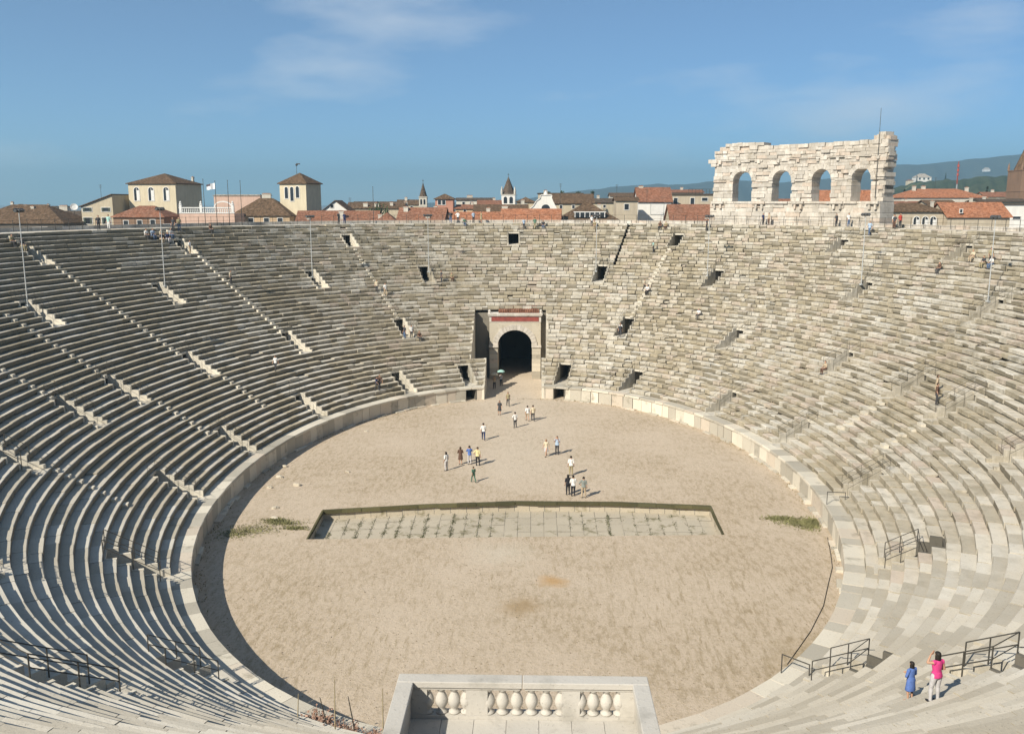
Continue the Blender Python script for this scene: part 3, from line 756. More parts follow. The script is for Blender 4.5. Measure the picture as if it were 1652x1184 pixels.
while z < 32:
    h = random.uniform(.40, .56); zm = z+h/2
    segs = [(UR+random.uniform(-.35, .25), UL+random.uniform(-.12, .05))]
    if zm < ASP+AH:
        for c in ARCH:
            hw = AH if zm < ASP else math.sqrt(max(0, AH**2-(zm-ASP)**2))
            if zm > ASP: hw += .02
            ns = []
            for a, b in segs:
                if c-hw > a: ns.append((a, min(b, c-hw)))
                if c+hw < b: ns.append((max(a, c+hw), b))
            segs = ns
    for a, b in segs:
        if b-a < .15: continue
        e = block_lens(a, b, .6, 1.7)
        for p, q in zip(e, e[1:]):
            um = (p+q)/2
            if z+h > topz(um)+.22: continue
            wblock(mb, p+.014, q-.014, z+.010, z+h-.012 + (random.uniform(-.05, .05) if z+2*h > topz(um) else 0), f=random.gauss(0, .075) + (.22 if random.random() < .05 else 0), bck=2.1+random.gauss(0, .05))
    z += h
mb.build('masonry', WHITE, ruin)
for c in ARCH:
    mb = MB(); ns = 13
    for i in range(ns):
        a0, a1 = math.pi*(i+.02)/ns, math.pi*(i+.98)/ns; tn = random.random()*.9; ro = AH+.55+random.uniform(-.05, .1); n = len(mb.v); f = -.1+random.gauss(0, .03)
        for r in (f, 2.14):
            for rr, aa in ((AH-.02, a0), (AH-.02, a1), (ro, a1), (ro, a0)):
                te = float(np.interp(c+rr*math.cos(aa), SW, TF)); x, y = ring(te, DW+r); mb.v.append((float(x), float(y), ASP+rr*math.sin(aa)))
        for a in ((0, 1, 2, 3), (7, 6, 5, 4), (0, 4, 5, 1), (1, 5, 6, 2), (2, 6, 7, 3), (3, 7, 4, 0)):
            mb.f.append(tuple(n+i_ for i_ in a)); mb.tone.append(tn)
    mb.build('arch_ring', WHITE, ruin)
mids = [UR+.85]+[(ARCH[i]+ARCH[i+1])/2 for i in range(3)]+[UL-1.0]
for c in mids:
    mb = MB(); wblock(mb, c-.95, c+.95, ASP-.12, ASP+.12, f=-.12, bck=.3); wblock(mb, c-.9, c+.9, ABASE-.34, ABASE-.02, f=-.92, bck=-.4); wblock(mb, c-.62, c-.3, ABASE-1.0, ABASE-.36, f=-.8, bck=-.4); wblock(mb, c+.3, c+.62, ABASE-1.0, ABASE-.36, f=-.8, bck=-.4)
    mb.build('pier_moulding', WHITE, ruin)
mb = MB(); run(mb, UR+.6, UL-.5, 29.25, 29.42, .9, 2.2, f=-.14, bck=.3)
for i in range(9):
    u = UL-.9-i*(UL-UR-1.8)/8; wblock(mb, u-.2, u+.2, 28.85, 29.26, f=-.22, bck=.3)
wblock(mb, UL-.4, UL+.85, 29.0, 29.55, f=-.1, bck=1.0, tone=.6); wblock(mb, UL-.3, UL+.45, 28.55, 29.0, f=-.05, bck=1.0, tone=.5)
mb.build('cornice', WHITE, ruin)
mb = MB()
for i in range(26):
    zz = random.uniform(24, 31.3); ln = random.uniform(.3, .8); wblock(mb, UR-.12-random.uniform(0, .3)*(zz > 27), UR+ln, zz, zz+random.uniform(.3, .5), f=random.uniform(-.05, .4), bck=random.uniform(1.2, 2))
for uu, zz in ((.9, 31.5), (.75, 31.8)):
    wblock(mb, UR+uu-.55, UR+uu+.45, zz-.25, zz+.35, f=random.uniform(-.05, .2), bck=1.7, tone=.6)
mb.build('broken_edge', WHITE, ruin)
mb = MB(); x, y = ring(float(np.interp(UR+.9, SW, TF)), DW-.2); mb.tube((float(x), float(y), 24), (float(x), float(y), 35.0), .045, .025, 6)
mb.build('lightning_rod', IRON, label='thin tall rod rising above the right end of the ruined arcade', cat='rod')

# ------------------------------------------------------------------ guard railings round the stair openings
def railing_template(m, th=1.0):
    root = empty('guard_railing')
    w_ = VHW+CHK*.5; r1 = m*DEP
    for sx in (-1, 1):
        for fy in (0.15, .55, 1.0):
            y = r1*fy; zb = (int(min(m-1, y/DEP))+1)*RISE
            mb = MB(); mb.tube((sx*w_, y, zb), (sx*w_, y, max(RISE*(y/DEP+.6)+.95, 1.15)), .024*th, seg=6); mb.build('post', IRON, root)
        for h in (.95, .5):
            mb = MB(); ya, yb = r1*.15, r1
            mb.tube((sx*w_, ya, max(RISE*(ya/DEP+.6)+h, .2+h)), (sx*w_, yb, RISE*(yb/DEP+.6)+h), .021*th, seg=6); mb.build('side_rail', IRON, root)
    for h in (.95, .5):
        mb = MB(); z = RISE*(m+.6)+h; mb.tube((-w_, r1, z), (w_, r1, z), .018*th, seg=6); mb.build('back_rail', IRON, root)
    return root
ORD = ['', 'first', 'second', 'third', 'fourth', 'fifth', 'sixth', 'seventh', 'eighth', 'ninth', 'tenth', 'eleventh']
ROWN = {1: 'lowest row of openings', 2: 'second row of openings up', 3: 'third row of openings up', 4: 'topmost row of openings'}
def angle_left(t): return (t-math.pi/2) if norm_t(t) >= math.pi/2 else None
RT = {}
for lv in (1, 2, 3, 4):
    vs = [(norm_t(v[3]), v) for v in VOM if v[0] == lv]
    left = sorted([q for q in vs if q[0] > math.pi/2+.05], key=lambda q: q[0]); right = sorted([q for q in vs if q[0] < math.pi/2-.05], key=lambda q: -q[0])
    mid = [q for q in vs if abs(q[0]-math.pi/2) <= .05]
    for side, L in (('left', left), ('right', right), ('above', mid)):
        for i, (tn, v) in enumerate(L):
            m, k0 = v[2], v[1]
            x, y, nx, ny = base(tn); key = (m, y < -12)
            if key not in RT: RT[key] = railing_template(m, 1.1 if key[1] else .62); o = RT[key]
            else: o = copy_tree(RT[key])
            d = CW+k0*DEP; x, y, nx, ny = base(tn)
            o.location = (float(x+d*nx), float(y+d*ny), HP+k0*RISE); o.rotation_euler = (0, 0, math.atan2(-float(nx), float(ny)))
            pos = 'straight above the gateway' if side == 'above' else f'{ORD[i+1]} {side} of the gateway'
            tag(o, f'iron guard railing, {ROWN[lv]}, {pos}', 'railing', 'guard railings round the stair openings')
# low barriers on the coping at the right
for (t, lab, L) in ((-.17, 'short dark barrier on the arena wall coping above the right grass patch', 1.4), (-.99, 'single dark rail across the coping below the pair of near right railings', 1.5)):
    x, y, nx, ny = base(t); o = empty('coping_barrier', (float(x), float(y), HP), math.atan2(-float(nx), float(ny)), lab, 'barrier')
    for yy in (0.12, L):
        mb = MB(); mb.tube((0, yy, -.02), (0, yy, .95), .028, seg=6); mb.build('post', IRON, o)
    mb = MB(); mb.tube((0, .1, .95), (0, L+.02, .95), .03, seg=6); mb.build('rail', IRON, o)

# ------------------------------------------------------------------ floodlight poles
def pole_template():
    root = empty('floodlight_pole')
    mb = MB(); mb.tube((0, 0, 0), (0, 0, 7.6), .052, .036, 8); mb.build('pole', STEEL, root)
    mb = MB(); mb.box(-.16, .16, -.16, .16, -.02, .12); mb.build('base_plate', STEEL, root)
    mb = MB(); mb.box(-.58, .58, -.03, .03, 7.57, 7.64); mb.box(-.03, .03, -.35, .35, 7.645, 7.70); mb.build('crossbar', IRON, root)
    for x, y, a in ((-.7, 0, .3), (-.25, -.15, 0), (.25, -.15, 0), (.7, 0, -.3), (0, .4, 3.1)):
        M = Matrix.Translation((x*.7, y*.7, 7.75)) @ Matrix.Rotation(a, 4, 'Z') @ Matrix.Rotation(.5, 4, 'X') @ Matrix.Scale(.72, 4)
        mb = MB(); mb.box(-.17, .17, -.2, .12, -.14, .14, M); mb.box(-.2, .2, .12, .15, -.17, .17, M); lam = mb.build('floodlight', LAMPBLK, root)
    return root
PT = None
PLAB = ['leftmost, beside the far left edge of the seating', 'second from the left, above the white stepped cheek wall', 'third from the left, below the brown lookout tower', 'fourth from the left, beyond the gateway left side',
        'just right of the gateway, under the rim', 'at the left foot of the ruined arcade', 'at the right foot of the ruined arcade', 'rightmost, near the right edge of the seating']
for i, (t, d) in enumerate(((2.985, 20.9), (2.585, 20.9), (2.148, 20.2), (1.822, 20.2), (1.392, 20.2), (1.09, 20.2), (.642, 20.9), (.268, 21.2))):
    dm, z = tread_mid(d); x, y = map(float, ring(t, dm))
    if PT is None: o = PT = pole_template()
    else: o = copy_tree(PT)
    o.location = (x, y, z); _, _, nx, ny = base(t); o.rotation_euler = (0, 0, math.atan2(-float(nx), float(ny)))
    o.scale = (1, 1, 1.08 if i < 2 else 1.0)
    tag(o, 'slim grey floodlight pole, '+PLAB[i], 'light pole', 'floodlight poles among the seats')

# ------------------------------------------------------------------ rim railing and flagpoles
rail = empty('rim_railing', (0, 0, 0), 0, 'thin dark railing of posts and two bars running along the far rim', 'railing')
t0_, t1_ = 3.05, .25; S_, X_, Y_ = arcs(33.6); s0, s1 = float(np.interp(t1_, TF, S_)), float(np.interp(t0_, TF, S_)); npost = 98
pts = [(float(np.interp(s, S_, X_)), float(np.interp(s, S_, Y_))) for s in np.linspace(s0, s1, npost)]
pm = MB(); pm.tube((0, 0, 0), (0, 0, 1.25), .032, seg=6); p0 = pm.build('post', IRON, rail, loc=(pts[0][0], pts[0][1], HT))
for x, y in pts[1:]:
    c = p0.copy(); col.objects.link(c); c.parent = rail; c.location = (x, y, HT)
for h in (1.2, .7):
    mb = MB()
    for a, b in zip(pts, pts[1:]): mb.tube((*a, HT+h), (*b, HT+h), .016, seg=5, cap=False)
    mb.build('bar', IRON, rail)
FLAGW = plain('white_flag_cloth', (0.75, 0.75, 0.75), 0.8, 0.1)
FLAGR = plain('dark_flag_stripe', (0.10, 0.08, 0.10), 0.8, 0.1)
for i, (t, d, h, lab) in enumerate(((2.270, 33.9, 6.0, 'tall thin flagpole without a flag, leftmost of the four by the terrace'), (2.242, 33.9, 5.8, 'tall thin flagpole flying a small white flag'),
        (2.2125, 33.9, 5.9, 'bare flagpole directly right of the one with the flag'), (2.183, 33.9, 5.9, 'bare flagpole farthest right of the four by the terrace'), (1.887, 33.9, 5.3, 'lone thin dark mast on the rim in front of the terracotta roofs'))):
    x, y = map(float, ring(t, d)); o = empty('flagpole', (x, y, HT-.02), 0, lab, 'flagpole', 'flagpoles on the rim' if i < 4 else None)
    mb = MB(); mb.tube((0, 0, 0), (0, 0, h), .05, .03, 7); mb.build('mast', IRON, o)
    mb = MB(); mb.lathe([(.02, h-.01), (.06, h+.04), (.05, h+.1), (.01, h+.13)], (0, 0, 0), 8); mb.build('finial', IRON, o)
    if i == 1:
        mb = MB(); n = 8
        for a in range(n):
            xa, xb = -.05-a*.14, -.05-(a+1)*.14; ya, yb = .1*math.sin(a*1.1), .1*math.sin((a+1)*1.1)
            mb.quad((xa, ya, h-.95-.02*a), (xb, yb, h-.97-.02*a), (xb, yb, h-.2-.03*a), (xa, ya, h-.17-.03*a))
        fl = mb.build('flag', FLAGW, o)
        mb = MB()
        for a in range(4, n):
            xa, xb = -.05-a*.14, -.05-(a+1)*.14; ya, yb = .1*math.sin(a*1.1)-.012, .1*math.sin((a+1)*1.1)-.012
            mb.quad((xa, ya, h-.5-.02*a), (xb, yb, h-.52-.02*a), (xb, yb, h-.2-.03*a), (xa, ya, h-.17-.03*a))
        mb.build('flag_stripe', FLAGR, fl)

# ------------------------------------------------------------------ dried weeds and rods at the near left of the balcony
PINKW = plain('dried_pink_weed', (0.42, 0.27, 0.20), 0.9, 0.4, 2); DRYST = plain('dried_stalk', (0.36, 0.30, 0.19), 0.9, 0.3)
sh = [(-7.9, -36.4, .9, .62, 'pinkish dried weed clump at the left end by the near coping'), (-6.7, -37.3, 1.0, .6, 'taller dried pink weed clump in the middle by the near coping'), (-5.3, -37.4, .75, .58, 'low dried pink weed clump closest to the balcony')]
for x, y, h, wd, lab in sh:
    z = tread_z(td_ := 0.8) if False else HP
    mb = MB()
    for _ in range(170):
        a = random.uniform(0, 6.28); r = wd*math.sqrt(random.random()); hh = h*random.uniform(.35, 1); px_, py_ = r*.45*math.cos(a), r*.45*math.sin(a); qx, qy = r*1.3*math.cos(a), r*1.3*math.sin(a)
        mb.tube((px_, py_, -.02), (qx, qy, hh), .012, .006, 4, cap=False)
        for _k in range(4):
            f = random.uniform(.45, 1); c = Vector((px_+(qx-px_)*f, py_+(qy-py_)*f, hh*f)); s = random.uniform(.04, .09); u = Vector((random.gauss(0, 1), random.gauss(0, 1), random.gauss(0, 1))).normalized()*s; v = u.orthogonal().normalized()*s*.6
            mb.quad(c-u, c+v, c+u, c-v)
    mb.build('dried_weed', PINKW, label=lab, cat='plant', group='dried weeds beside the balcony', loc=(x, y, z))
for x, y, h, lean, m, lab in ((-8.6, -37.0, 2.1, .1, DRYST, 'thin pale stalk standing farthest left among the dried weeds'), (-6.9, -37.6, 3.1, .05, DRYST, 'tallest pale stalk rising from the middle of the dried weeds'), (-7.3, -36.9, 1.9, -.35, IRON, 'short dark leaning rod among the dried weeds, left one'),
        (-6.1, -37.3, 2.2, -.3, IRON, 'dark leaning rod among the dried weeds, right one'), (-4.9, -37.9, 2.9, .02, DRYST, 'pale upright stalk nearest the balcony corner')):
    mb = MB(); mb.tube((0, 0, -.02), (lean*.4, 0, h*.5), .035, .03, 6); mb.tube((lean*.4, 0, h*.5), (lean, .05, h), .03, .018, 6)
    mb.build('stalk' if m is DRYST else 'iron_rod', m, label=lab, cat='stalk' if m is DRYST else 'rod', loc=(x, y, HP))

# ------------------------------------------------------------------ people: one continuous body per pose, clothes and hair as children
SKIN = plain('skin', (0.46, 0.27, 0.18), 0.6, 0.1, 3)
def cloth(name, c): return plain(name, c, 0.85, 0.18, 5, 0.2)
CL = dict(white=cloth('white_cloth', (0.72, 0.71, 0.68)), cream=cloth('cream_cloth', (0.58, 0.50, 0.36)), black=cloth('black_cloth', (0.025, 0.025, 0.03)), navy=cloth('navy_cloth', (0.035, 0.05, 0.12)),
          blue=cloth('mid_blue_cloth', (0.10, 0.17, 0.42)), pale=cloth('pale_blue_cloth', (0.38, 0.48, 0.60)), pink=cloth('magenta_cloth', (0.62, 0.06, 0.22)), red=cloth('red_cloth', (0.45, 0.07, 0.05)), brown=cloth('brown_cloth', (0.12, 0.07, 0.05)),
          green=cloth('green_cloth', (0.09, 0.17, 0.12)), grey=cloth('pale_grey_cloth', (0.50, 0.48, 0.48)), khaki=cloth('khaki_cloth', (0.33, 0.28, 0.17)), dark=cloth('dark_grey_cloth', (0.06, 0.06, 0.065)), plaid=cloth('plaid_grey_cloth', (0.22, 0.24, 0.22)), jeans=cloth('jeans_cloth', (0.09, 0.14, 0.24)), tan=cloth('tan_cloth', (0.45, 0.36, 0.25)), yellow=cloth('pale_yellow_cloth', (0.62, 0.55, 0.30)), teal=cloth('pale_teal_cloth', (0.35, 0.55, 0.50)))
HAIR = dict(dark=plain('dark_hair', (0.02, 0.016, 0.013), 0.6), brown=plain('brown_hair', (0.07, 0.045, 0.028), 0.6), grey=plain('grey_hair', (0.30, 0.29, 0.27), 0.7), blond=plain('blond_hair', (0.33, 0.24, 0.12), 0.6))
def V3(*a): return Vector(a)
def pose_joints(p):
    """joints for a 1.72 m figure facing +y"""
    J = dict(pel=V3(0, 0, .95), sp=V3(0, 0, 1.12), ch=V3(0, .01, 1.30), nb=V3(0, -.015, 1.44), nk=V3(0, .0, 1.52), hd=V3(0, .02, 1.61))
    for s, n in ((-1, 'L'), (1, 'R')):
        J['sh'+n] = V3(s*.175, -.01, 1.395); J['el'+n] = V3(s*.235, -.03, 1.12); J['wr'+n] = V3(s*.25, .05, .88)
        J['hp'+n] = V3(s*.09, 0, .90); J['kn'+n] = V3(s*.105, .02, .50); J['an'+n] = V3(s*.115, -.02, .09)
    if p == 'walk':
        J['knL'] = V3(-.10, .19, .53); J['anL'] = V3(-.105, .25, .11); J['knR'] = V3(.10, -.06, .50); J['anR'] = V3(.105, -.30, .15)
        J['elL'] = V3(-.24, -.14, 1.14); J['wrL'] = V3(-.25, -.14, .89); J['elR'] = V3(.24, .06, 1.13); J['wrR'] = V3(.22, .24, .95)
    if p == 'photo':
        J['elL'] = V3(-.25, .12, 1.20); J['wrL'] = V3(-.09, .22, 1.50); J['elR'] = V3(.25, .12, 1.20); J['wrR'] = V3(.09, .22, 1.50)
    if p == 'shade':
        J['elL'] = V3(-.27, .14, 1.33); J['wrL'] = V3(-.10, .20, 1.56); J['elR'] = V3(.26, -.04, 1.13); J['wrR'] = V3(.20, .17, 1.02)
        J['knL'] = V3(-.12, .06, .50); J['anL'] = V3(-.14, .03, .09)
    if p == 'fold':
        J['elL'] = V3(-.25, .02, 1.13); J['wrL'] = V3(-.02, .19, 1.12); J['elR'] = V3(.25, .02, 1.13); J['wrR'] = V3(.02, .21, 1.17)
    if p == 'hips':
        J['elL'] = V3(-.36, -.06, 1.17); J['wrL'] = V3(-.19, .02, 1.0); J['anR'] = V3(.16, .02, .09); J['knR'] = V3(.13, .04, .5)
    if p == 'sit':
        dz = V3(0, 0, -.40)
        for k in ('pel', 'sp', 'ch', 'nb', 'nk', 'hd', 'shL', 'shR'): J[k] = J[k]+dz
        for k in ('ch', 'nb', 'nk', 'hd', 'shL', 'shR'): J[k] = J[k]+V3(0, .06, -.02)
        for s, n in ((-1, 'L'), (1, 'R')):
            J['hp'+n] = V3(s*.09, .02, .52); J['kn'+n] = V3(s*.13, .43, .50); J['an'+n] = V3(s*.12, .42, .09)
            J['el'+n] = V3(s*.25, .12, .72); J['wr'+n] = V3(s*.12, .34, .62)
    return J
def body_mesh(p, voxel):
    J = pose_joints(p); parts = []; mb = MB()
    def limb(name, pts, seg=12):
        """pts: (point, rx, ry); a tapering tube with rounded ends"""
        n = len(mb.v)
        for i, (c, rx, ry) in enumerate(pts):
            a = pts[min(i+1, len(pts)-1)][0]-pts[max(i-1, 0)][0]; a = a.normalized()
            X = V3(1, 0, 0) if abs(a.x) < .9 else V3(0, 1, 0)
            X = (X-a*X.dot(a)).normalized(); Y = a.cross(X)
            for k in range(seg):
                t = 2*math.pi*k/seg; mb.v.append(tuple(c+X*(rx*math.cos(t))+Y*(ry*math.sin(t))))
        for i in range(len(pts)-1):
            for k in range(seg):
                j = (k+1) % seg; mb.f.append((n+i*seg+k, n+i*seg+j, n+(i+1)*seg+j, n+(i+1)*seg+k)); mb.tone.append(.5)
        mb.f.append(tuple(n+k for k in reversed(range(seg)))); mb.f.append(tuple(n+(len(pts)-1)*seg+k for k in range(seg))); mb.tone += [.5, .5]
        for (c, rx, ry), (c2, rx2, _) in zip(pts, pts[1:]): parts.append((name, c, c2, (rx+rx2)/2))
    up = lambda a, b, f: a+(b-a)*f
    limb('torso', [(J['pel']+V3(0, 0, -.12), .10, .08), (J['pel']+V3(0, 0, -.05), .165, .115), (J['pel'], .168, .112), (up(J['pel'], J['sp'], .7), .14, .095), (J['sp'], .138, .092), (up(J['sp'], J['ch'], .6), .158, .108), (J['ch'], .172, .112), (up(J['ch'], J['nb'], .6), .165, .098), (J['nb']+V3(0, 0, -.015), .10, .075), (J['nb']+V3(0, 0, .03), .06, .055)], 18)
    limb('neck', [(J['nb']+V3(0, 0, -.06), .06, .058), (J['nb']+V3(0, 0, .02), .056, .056), (J['nk'], .052, .054), (J['hd'], .05, .05)])
    h = J['hd']
    limb('head', [(h+V3(0, .055, -.115), .025, .02), (h+V3(0, .045, -.10), .05, .04), (h+V3(0, .02, -.06), .066, .075), (h+V3(0, .005, 0), .075, .09), (h+V3(0, -.005, .05), .076, .097), (h+V3(0, -.005, .085), .062, .08), (h+V3(0, -.005, .108), .03, .04)], 18)
    limb('head', [(h+V3(0, .08, .02), .010, .012), (h+V3(0, .105, -.015), .015, .015), (h+V3(0, .085, -.03), .014, .014)], 8)
    for s in (-1, 1): limb('head', [(h+V3(s*.07, .0, .025), .012, .02), (h+V3(s*.088, -.01, .0), .011, .024), (h+V3(s*.074, .0, -.035), .009, .012)], 8)
    for s, n in ((-1, 'L'), (1, 'R')):
        a, b, c = J['sh'+n], J['el'+n], J['wr'+n]
        limb('uarm', [(a+V3(-s*.08, 0, .0), .055, .06), (a, .060, .060), (up(a, b, .25), .050, .052), (up(a, b, .8), .041, .041), (b, .040, .040)])
        limb('farm', [(up(a, b, .93), .039, .039), (b, .040, .040), (up(b, c, .25), .041, .04), (up(b, c, .8), .029, .027), (c, .026, .023)])
        d = (c-b).normalized(); side = d.cross(V3(0, 1, 0) if abs(d.y) < .8 else V3(0, 0, 1)).normalized(); nrm = d.cross(side).normalized()
        if p in ('photo', 'shade', 'fold'):
            bend = (h+V3(0, .12, .02)-c).normalized() if p != 'fold' else V3(-s*1, 0, .1)
            d2 = (d*.6+bend*.6).normalized()
        else: d2 = (d+V3(0, .15, 0)).normalized()
        m = c+d2*.055; e = c+d2*.095
        limb('hand', [(c-d*.01, .026, .022), (c+d2*.02, .032, .019), (m, .040, .018), (e, .038, .016)])
        fwd = (d2+nrm*(.35 if nrm.y > 0 else -.35)).normalized()
        side2 = d2.cross(nrm).normalized()
        for q, (o_, L) in enumerate(((-.030, .062), (-.010, .078), (.010, .072), (.030, .055))):
            f0 = e+side2*o_; f1 = f0+d2*L*.5+side2*o_*.12; f2 = f1+fwd*L*.55
            limb('hand', [(f0-d2*.02, .0105, .0105), (f0, .0105, .0105), (f1, .0095, .0095), (f2, .0075, .0075)], 8)
        th = c+d2*.03+side2*(-.034 if s > 0 else .034)
        t1 = th+d2*.03+side2*(-.022 if s > 0 else .022); limb('hand', [(c+d2*.025, .013, .013), (th, .013, .013), (t1, .0115, .0115), (t1+d2*.032, .009, .009)], 8)
        a, b, c = J['hp'+n], J['kn'+n], J['an'+n]
        limb('thigh', [(a+V3(0, 0, .06) if p != 'sit' else a+V3(0, -.07, .02), .085, .09), (a, .092, .095), (up(a, b, .3), .085, .087), (up(a, b, .85), .060, .060), (b, .056, .057)])
        limb('calf', [(up(a, b, .95), .056, .056), (b, .056, .057), (up(b, c, .28), .056, .060), (up(b, c, .75), .036, .040), (c, .036, .040), (c+V3(0, 0, -.04), .036, .042)])
        f = V3(s*.02, 1, 0).normalized(); ft = c+V3(0, 0, -.05)
        pitch = V3(0, 0, -.02) if not (p == 'walk' and n == 'R') else V3(0, 0, -.06)
        limb('foot', [(ft-f*.055+V3(0, 0, .0), .028, .030), (ft-f*.02, .036, .036), (ft+f*.06+pitch*.5, .042, .030), (ft+f*.13+pitch, .042, .022), (ft+f*.18+pitch, .026, .016)], 10)
    me = bpy.data.meshes.new('body_raw'); me.from_pydata(mb.v, [], mb.f); me.update()
    ob = bpy.data.objects.new('body_raw', me); col.objects.link(ob)
    rm = ob.modifiers.new('r', 'REMESH'); rm.mode = 'VOXEL'; rm.voxel_size = voxel; rm.use_smooth_shade = True
    sm = ob.modifiers.new('s', 'SMOOTH'); sm.factor = .4; sm.iterations = 2
    dg = bpy.context.evaluated_depsgraph_get(); res = bpy.data.meshes.new_from_object(ob.evaluated_get(dg))
    bpy.data.objects.remove(ob); bpy.data.meshes.remove(me)
    return res, parts, J
def classify(me, parts):
    nv = len(me.vertices); co = np.empty(nv*3, np.float32); me.vertices.foreach_get('co', co); co = co.reshape(-1, 3)
    best = np.full(nv, 9e9); lab = np.zeros(nv, int); names = ['torso', 'neck', 'head', 'uarm', 'farm', 'hand', 'thigh', 'calf', 'foot']
    for n, a, b, r in parts:
        a_, b_ = np.array(a), np.array(b); ab = b_-a_; t = np.clip(((co-a_)@ab)/max(1e-9, ab@ab), 0, 1); dd = np.linalg.norm(co-(a_+t[:, None]*ab), axis=1)-r
        k = dd < best; best[k] = dd[k]; lab[k] = names.index(n)
    return co, lab, names
def shell(me, sel, off, name):
    """a garment: the selected faces of the body, moved outwards"""
    nv = len(me.vertices); no = np.empty(nv*3, np.float32); me.vertices.foreach_get('normal', no); no = no.reshape(-1, 3)
    co = np.empty(nv*3, np.float32); me.vertices.foreach_get('co', co); co = co.reshape(-1, 3)
    fs = [tuple(p.vertices) for p in me.polygons if all(sel[v] for v in p.vertices)]
    used = sorted({v for f in fs for v in f}); mp_ = {v: i for i, v in enumerate(used)}
    offs = off[used] if hasattr(off, '__len__') else off
    pts = co[used]+no[used]*(offs[:, None] if hasattr(offs, '__len__') else offs)
    m2 = bpy.data.meshes.new(name); m2.from_pydata([tuple(map(float, p)) for p in pts], [], [tuple(mp_[v] for v in f) for f in fs]); m2.update()
    m2.polygons.foreach_set('use_smooth', [True]*len(m2.polygons)); return m2
PCACHE = {}
def person_template(p, style, voxel=0.0125):
    """style: trousers / shorts / dress / skirt + optional _long hair, _bare sleeves"""
    key = (p, style, voxel)
    if key in PCACHE: return PCACHE[key]
    bk = (p, voxel)
    if bk not in PCACHE:
        me, parts, J = body_mesh(p, voxel); me.name = 'body'; me.materials.clear(); me.materials.append(SKIN); PCACHE[bk] = (me, J)+classify(me, parts)
    me, J, co, lab, names = PCACHE[bk]
    I = lambda *n: np.isin(lab, [names.index(q) for q in n])
    waist = J['pel'].z+.04; res = {}
    arm = I('uarm') if 'bare' not in style else (I('uarm') & (co[:, 2] > J['shL'].z-.05) & (np.abs(co[:, 0]) < .20))
    top = (I('torso') & (co[:, 2] > waist-.10)) | arm
    top &= co[:, 2] < J['nb'].z+.02
    offt = np.where(co[:, 2] < waist+.06, .026, .018)
    res['top'] = shell(me, top, offt, 'top')
    low = (I('torso') & (co[:, 2] < waist)) | I('thigh', 'calf')
    if 'shorts' in style: low &= (co[:, 2] > J['knL'].z+.04) | (p == 'sit')
    if 'trousers' in style or 'shorts' in style:
        low &= co[:, 2] > .07
        res['trousers' if 'trousers' in style else 'shorts'] = shell(me, low, .014, 'trousers')
    else:
        k = .50 if 'dress' in style else .46; mb = MB()
        z0 = J['pel'].z+.10
        if p != 'sit': mb.lathe([(.150, z0), (.185, z0-.14), (.205, z0-.30), (.235, k+.02), (.228, k)], (0, 0, 0), 24, 1, .74)
        else: mb.lathe([(.16, z0), (.2, z0-.1), (.22, z0-.2)], (0, .1, 0), 16, 1, 1.6)
        m2 = bpy.data.meshes.new('skirt'); m2.from_pydata(mb.v, [], mb.f); m2.polygons.foreach_set('use_smooth', [True]*len(m2.polygons)); m2.update(); res['skirt'] = m2
    res['shoes'] = shell(me, I('foot') | (I('calf') & (co[:, 2] < .075)), .009, 'shoes')
    h = np.array(J['hd']); q = co-h
    hs = I('head') & ((q[:, 2] > .055-.0*q[:, 1]) | ((q[:, 1] < -.005) & (q[:, 2] > -.075))) & ~((q[:, 1] > .055) & (q[:, 2] < .07))
    hair = shell(me, hs, .016, 'hair')
    if 'long' in style:
        bm = bmesh.new(); bm.from_mesh(hair)
        prof = [(.06, -.19), (.092, -.15), (.1, -.08), (.098, 0), (.085, .06)]; seg = 16; rows = []
        for r, z in prof:
            rows.append([bm.verts.new((h[0]+r*math.cos(a), h[1]-.012+r*.95*math.sin(a), h[2]+z)) for a in np.linspace(math.pi*.93, math.pi*2.07, seg)])
        for a, b in zip(rows, rows[1:]):
            for i in range(seg-1): bm.faces.new((a[i], a[i+1], b[i+1], b[i]))
        bm.to_mesh(hair); bm.free(); hair.polygons.foreach_set('use_smooth', [True]*len(hair.polygons))
    res['hair'] = hair
    PCACHE[key] = (me, res, J); return PCACHE[key]
def person(loc, rz, p, style, top, low, hair, label, group, h=1.70, shoes='dark', voxel=0.0125, face=False):
    me, res, J = person_template(p, style, voxel)
    root = empty('person', loc, rz, label, 'person', group); s = h/1.72; root.scale = (s, s, s)
    b = bpy.data.objects.new('body', me); col.objects.link(b); b.parent = root
    for n, m2 in res.items():
        o = bpy.data.objects.new(n, m2); col.objects.link(o); o.parent = root
        if not m2.materials: m2.materials.append(CL['white'])
        o.material_slots[0].link = 'OBJECT'
        o.material_slots[0].material = {'top': CL[top], 'hair': HAIR[hair], 'shoes': CL[shoes] if shoes else SKIN}.get(n, CL[low])
    if face:
        hd = J['hd']
        for sx in (-1, 1):
            mb = MB(); mb.lathe([(.002, -.011), (.009, -.006), (.012, 0), (.009, .006), (.002, .011)], (hd.x+sx*.031, hd.y+.079, hd.z+.012), 8); mb.build('eye', CL['dark'], root, True)
        mb = MB(); mb.box(hd.x-.024, hd.x+.024, hd.y+.076, hd.y+.088, hd.z-.066, hd.z-.056); mb.build('mouth', CL['red'], root)
    return root
FG = 'visitors walking on the sand floor'; SG = 'visitors on the seats and the rim'
def az(dx, dy): return math.atan2(-dx, dy)
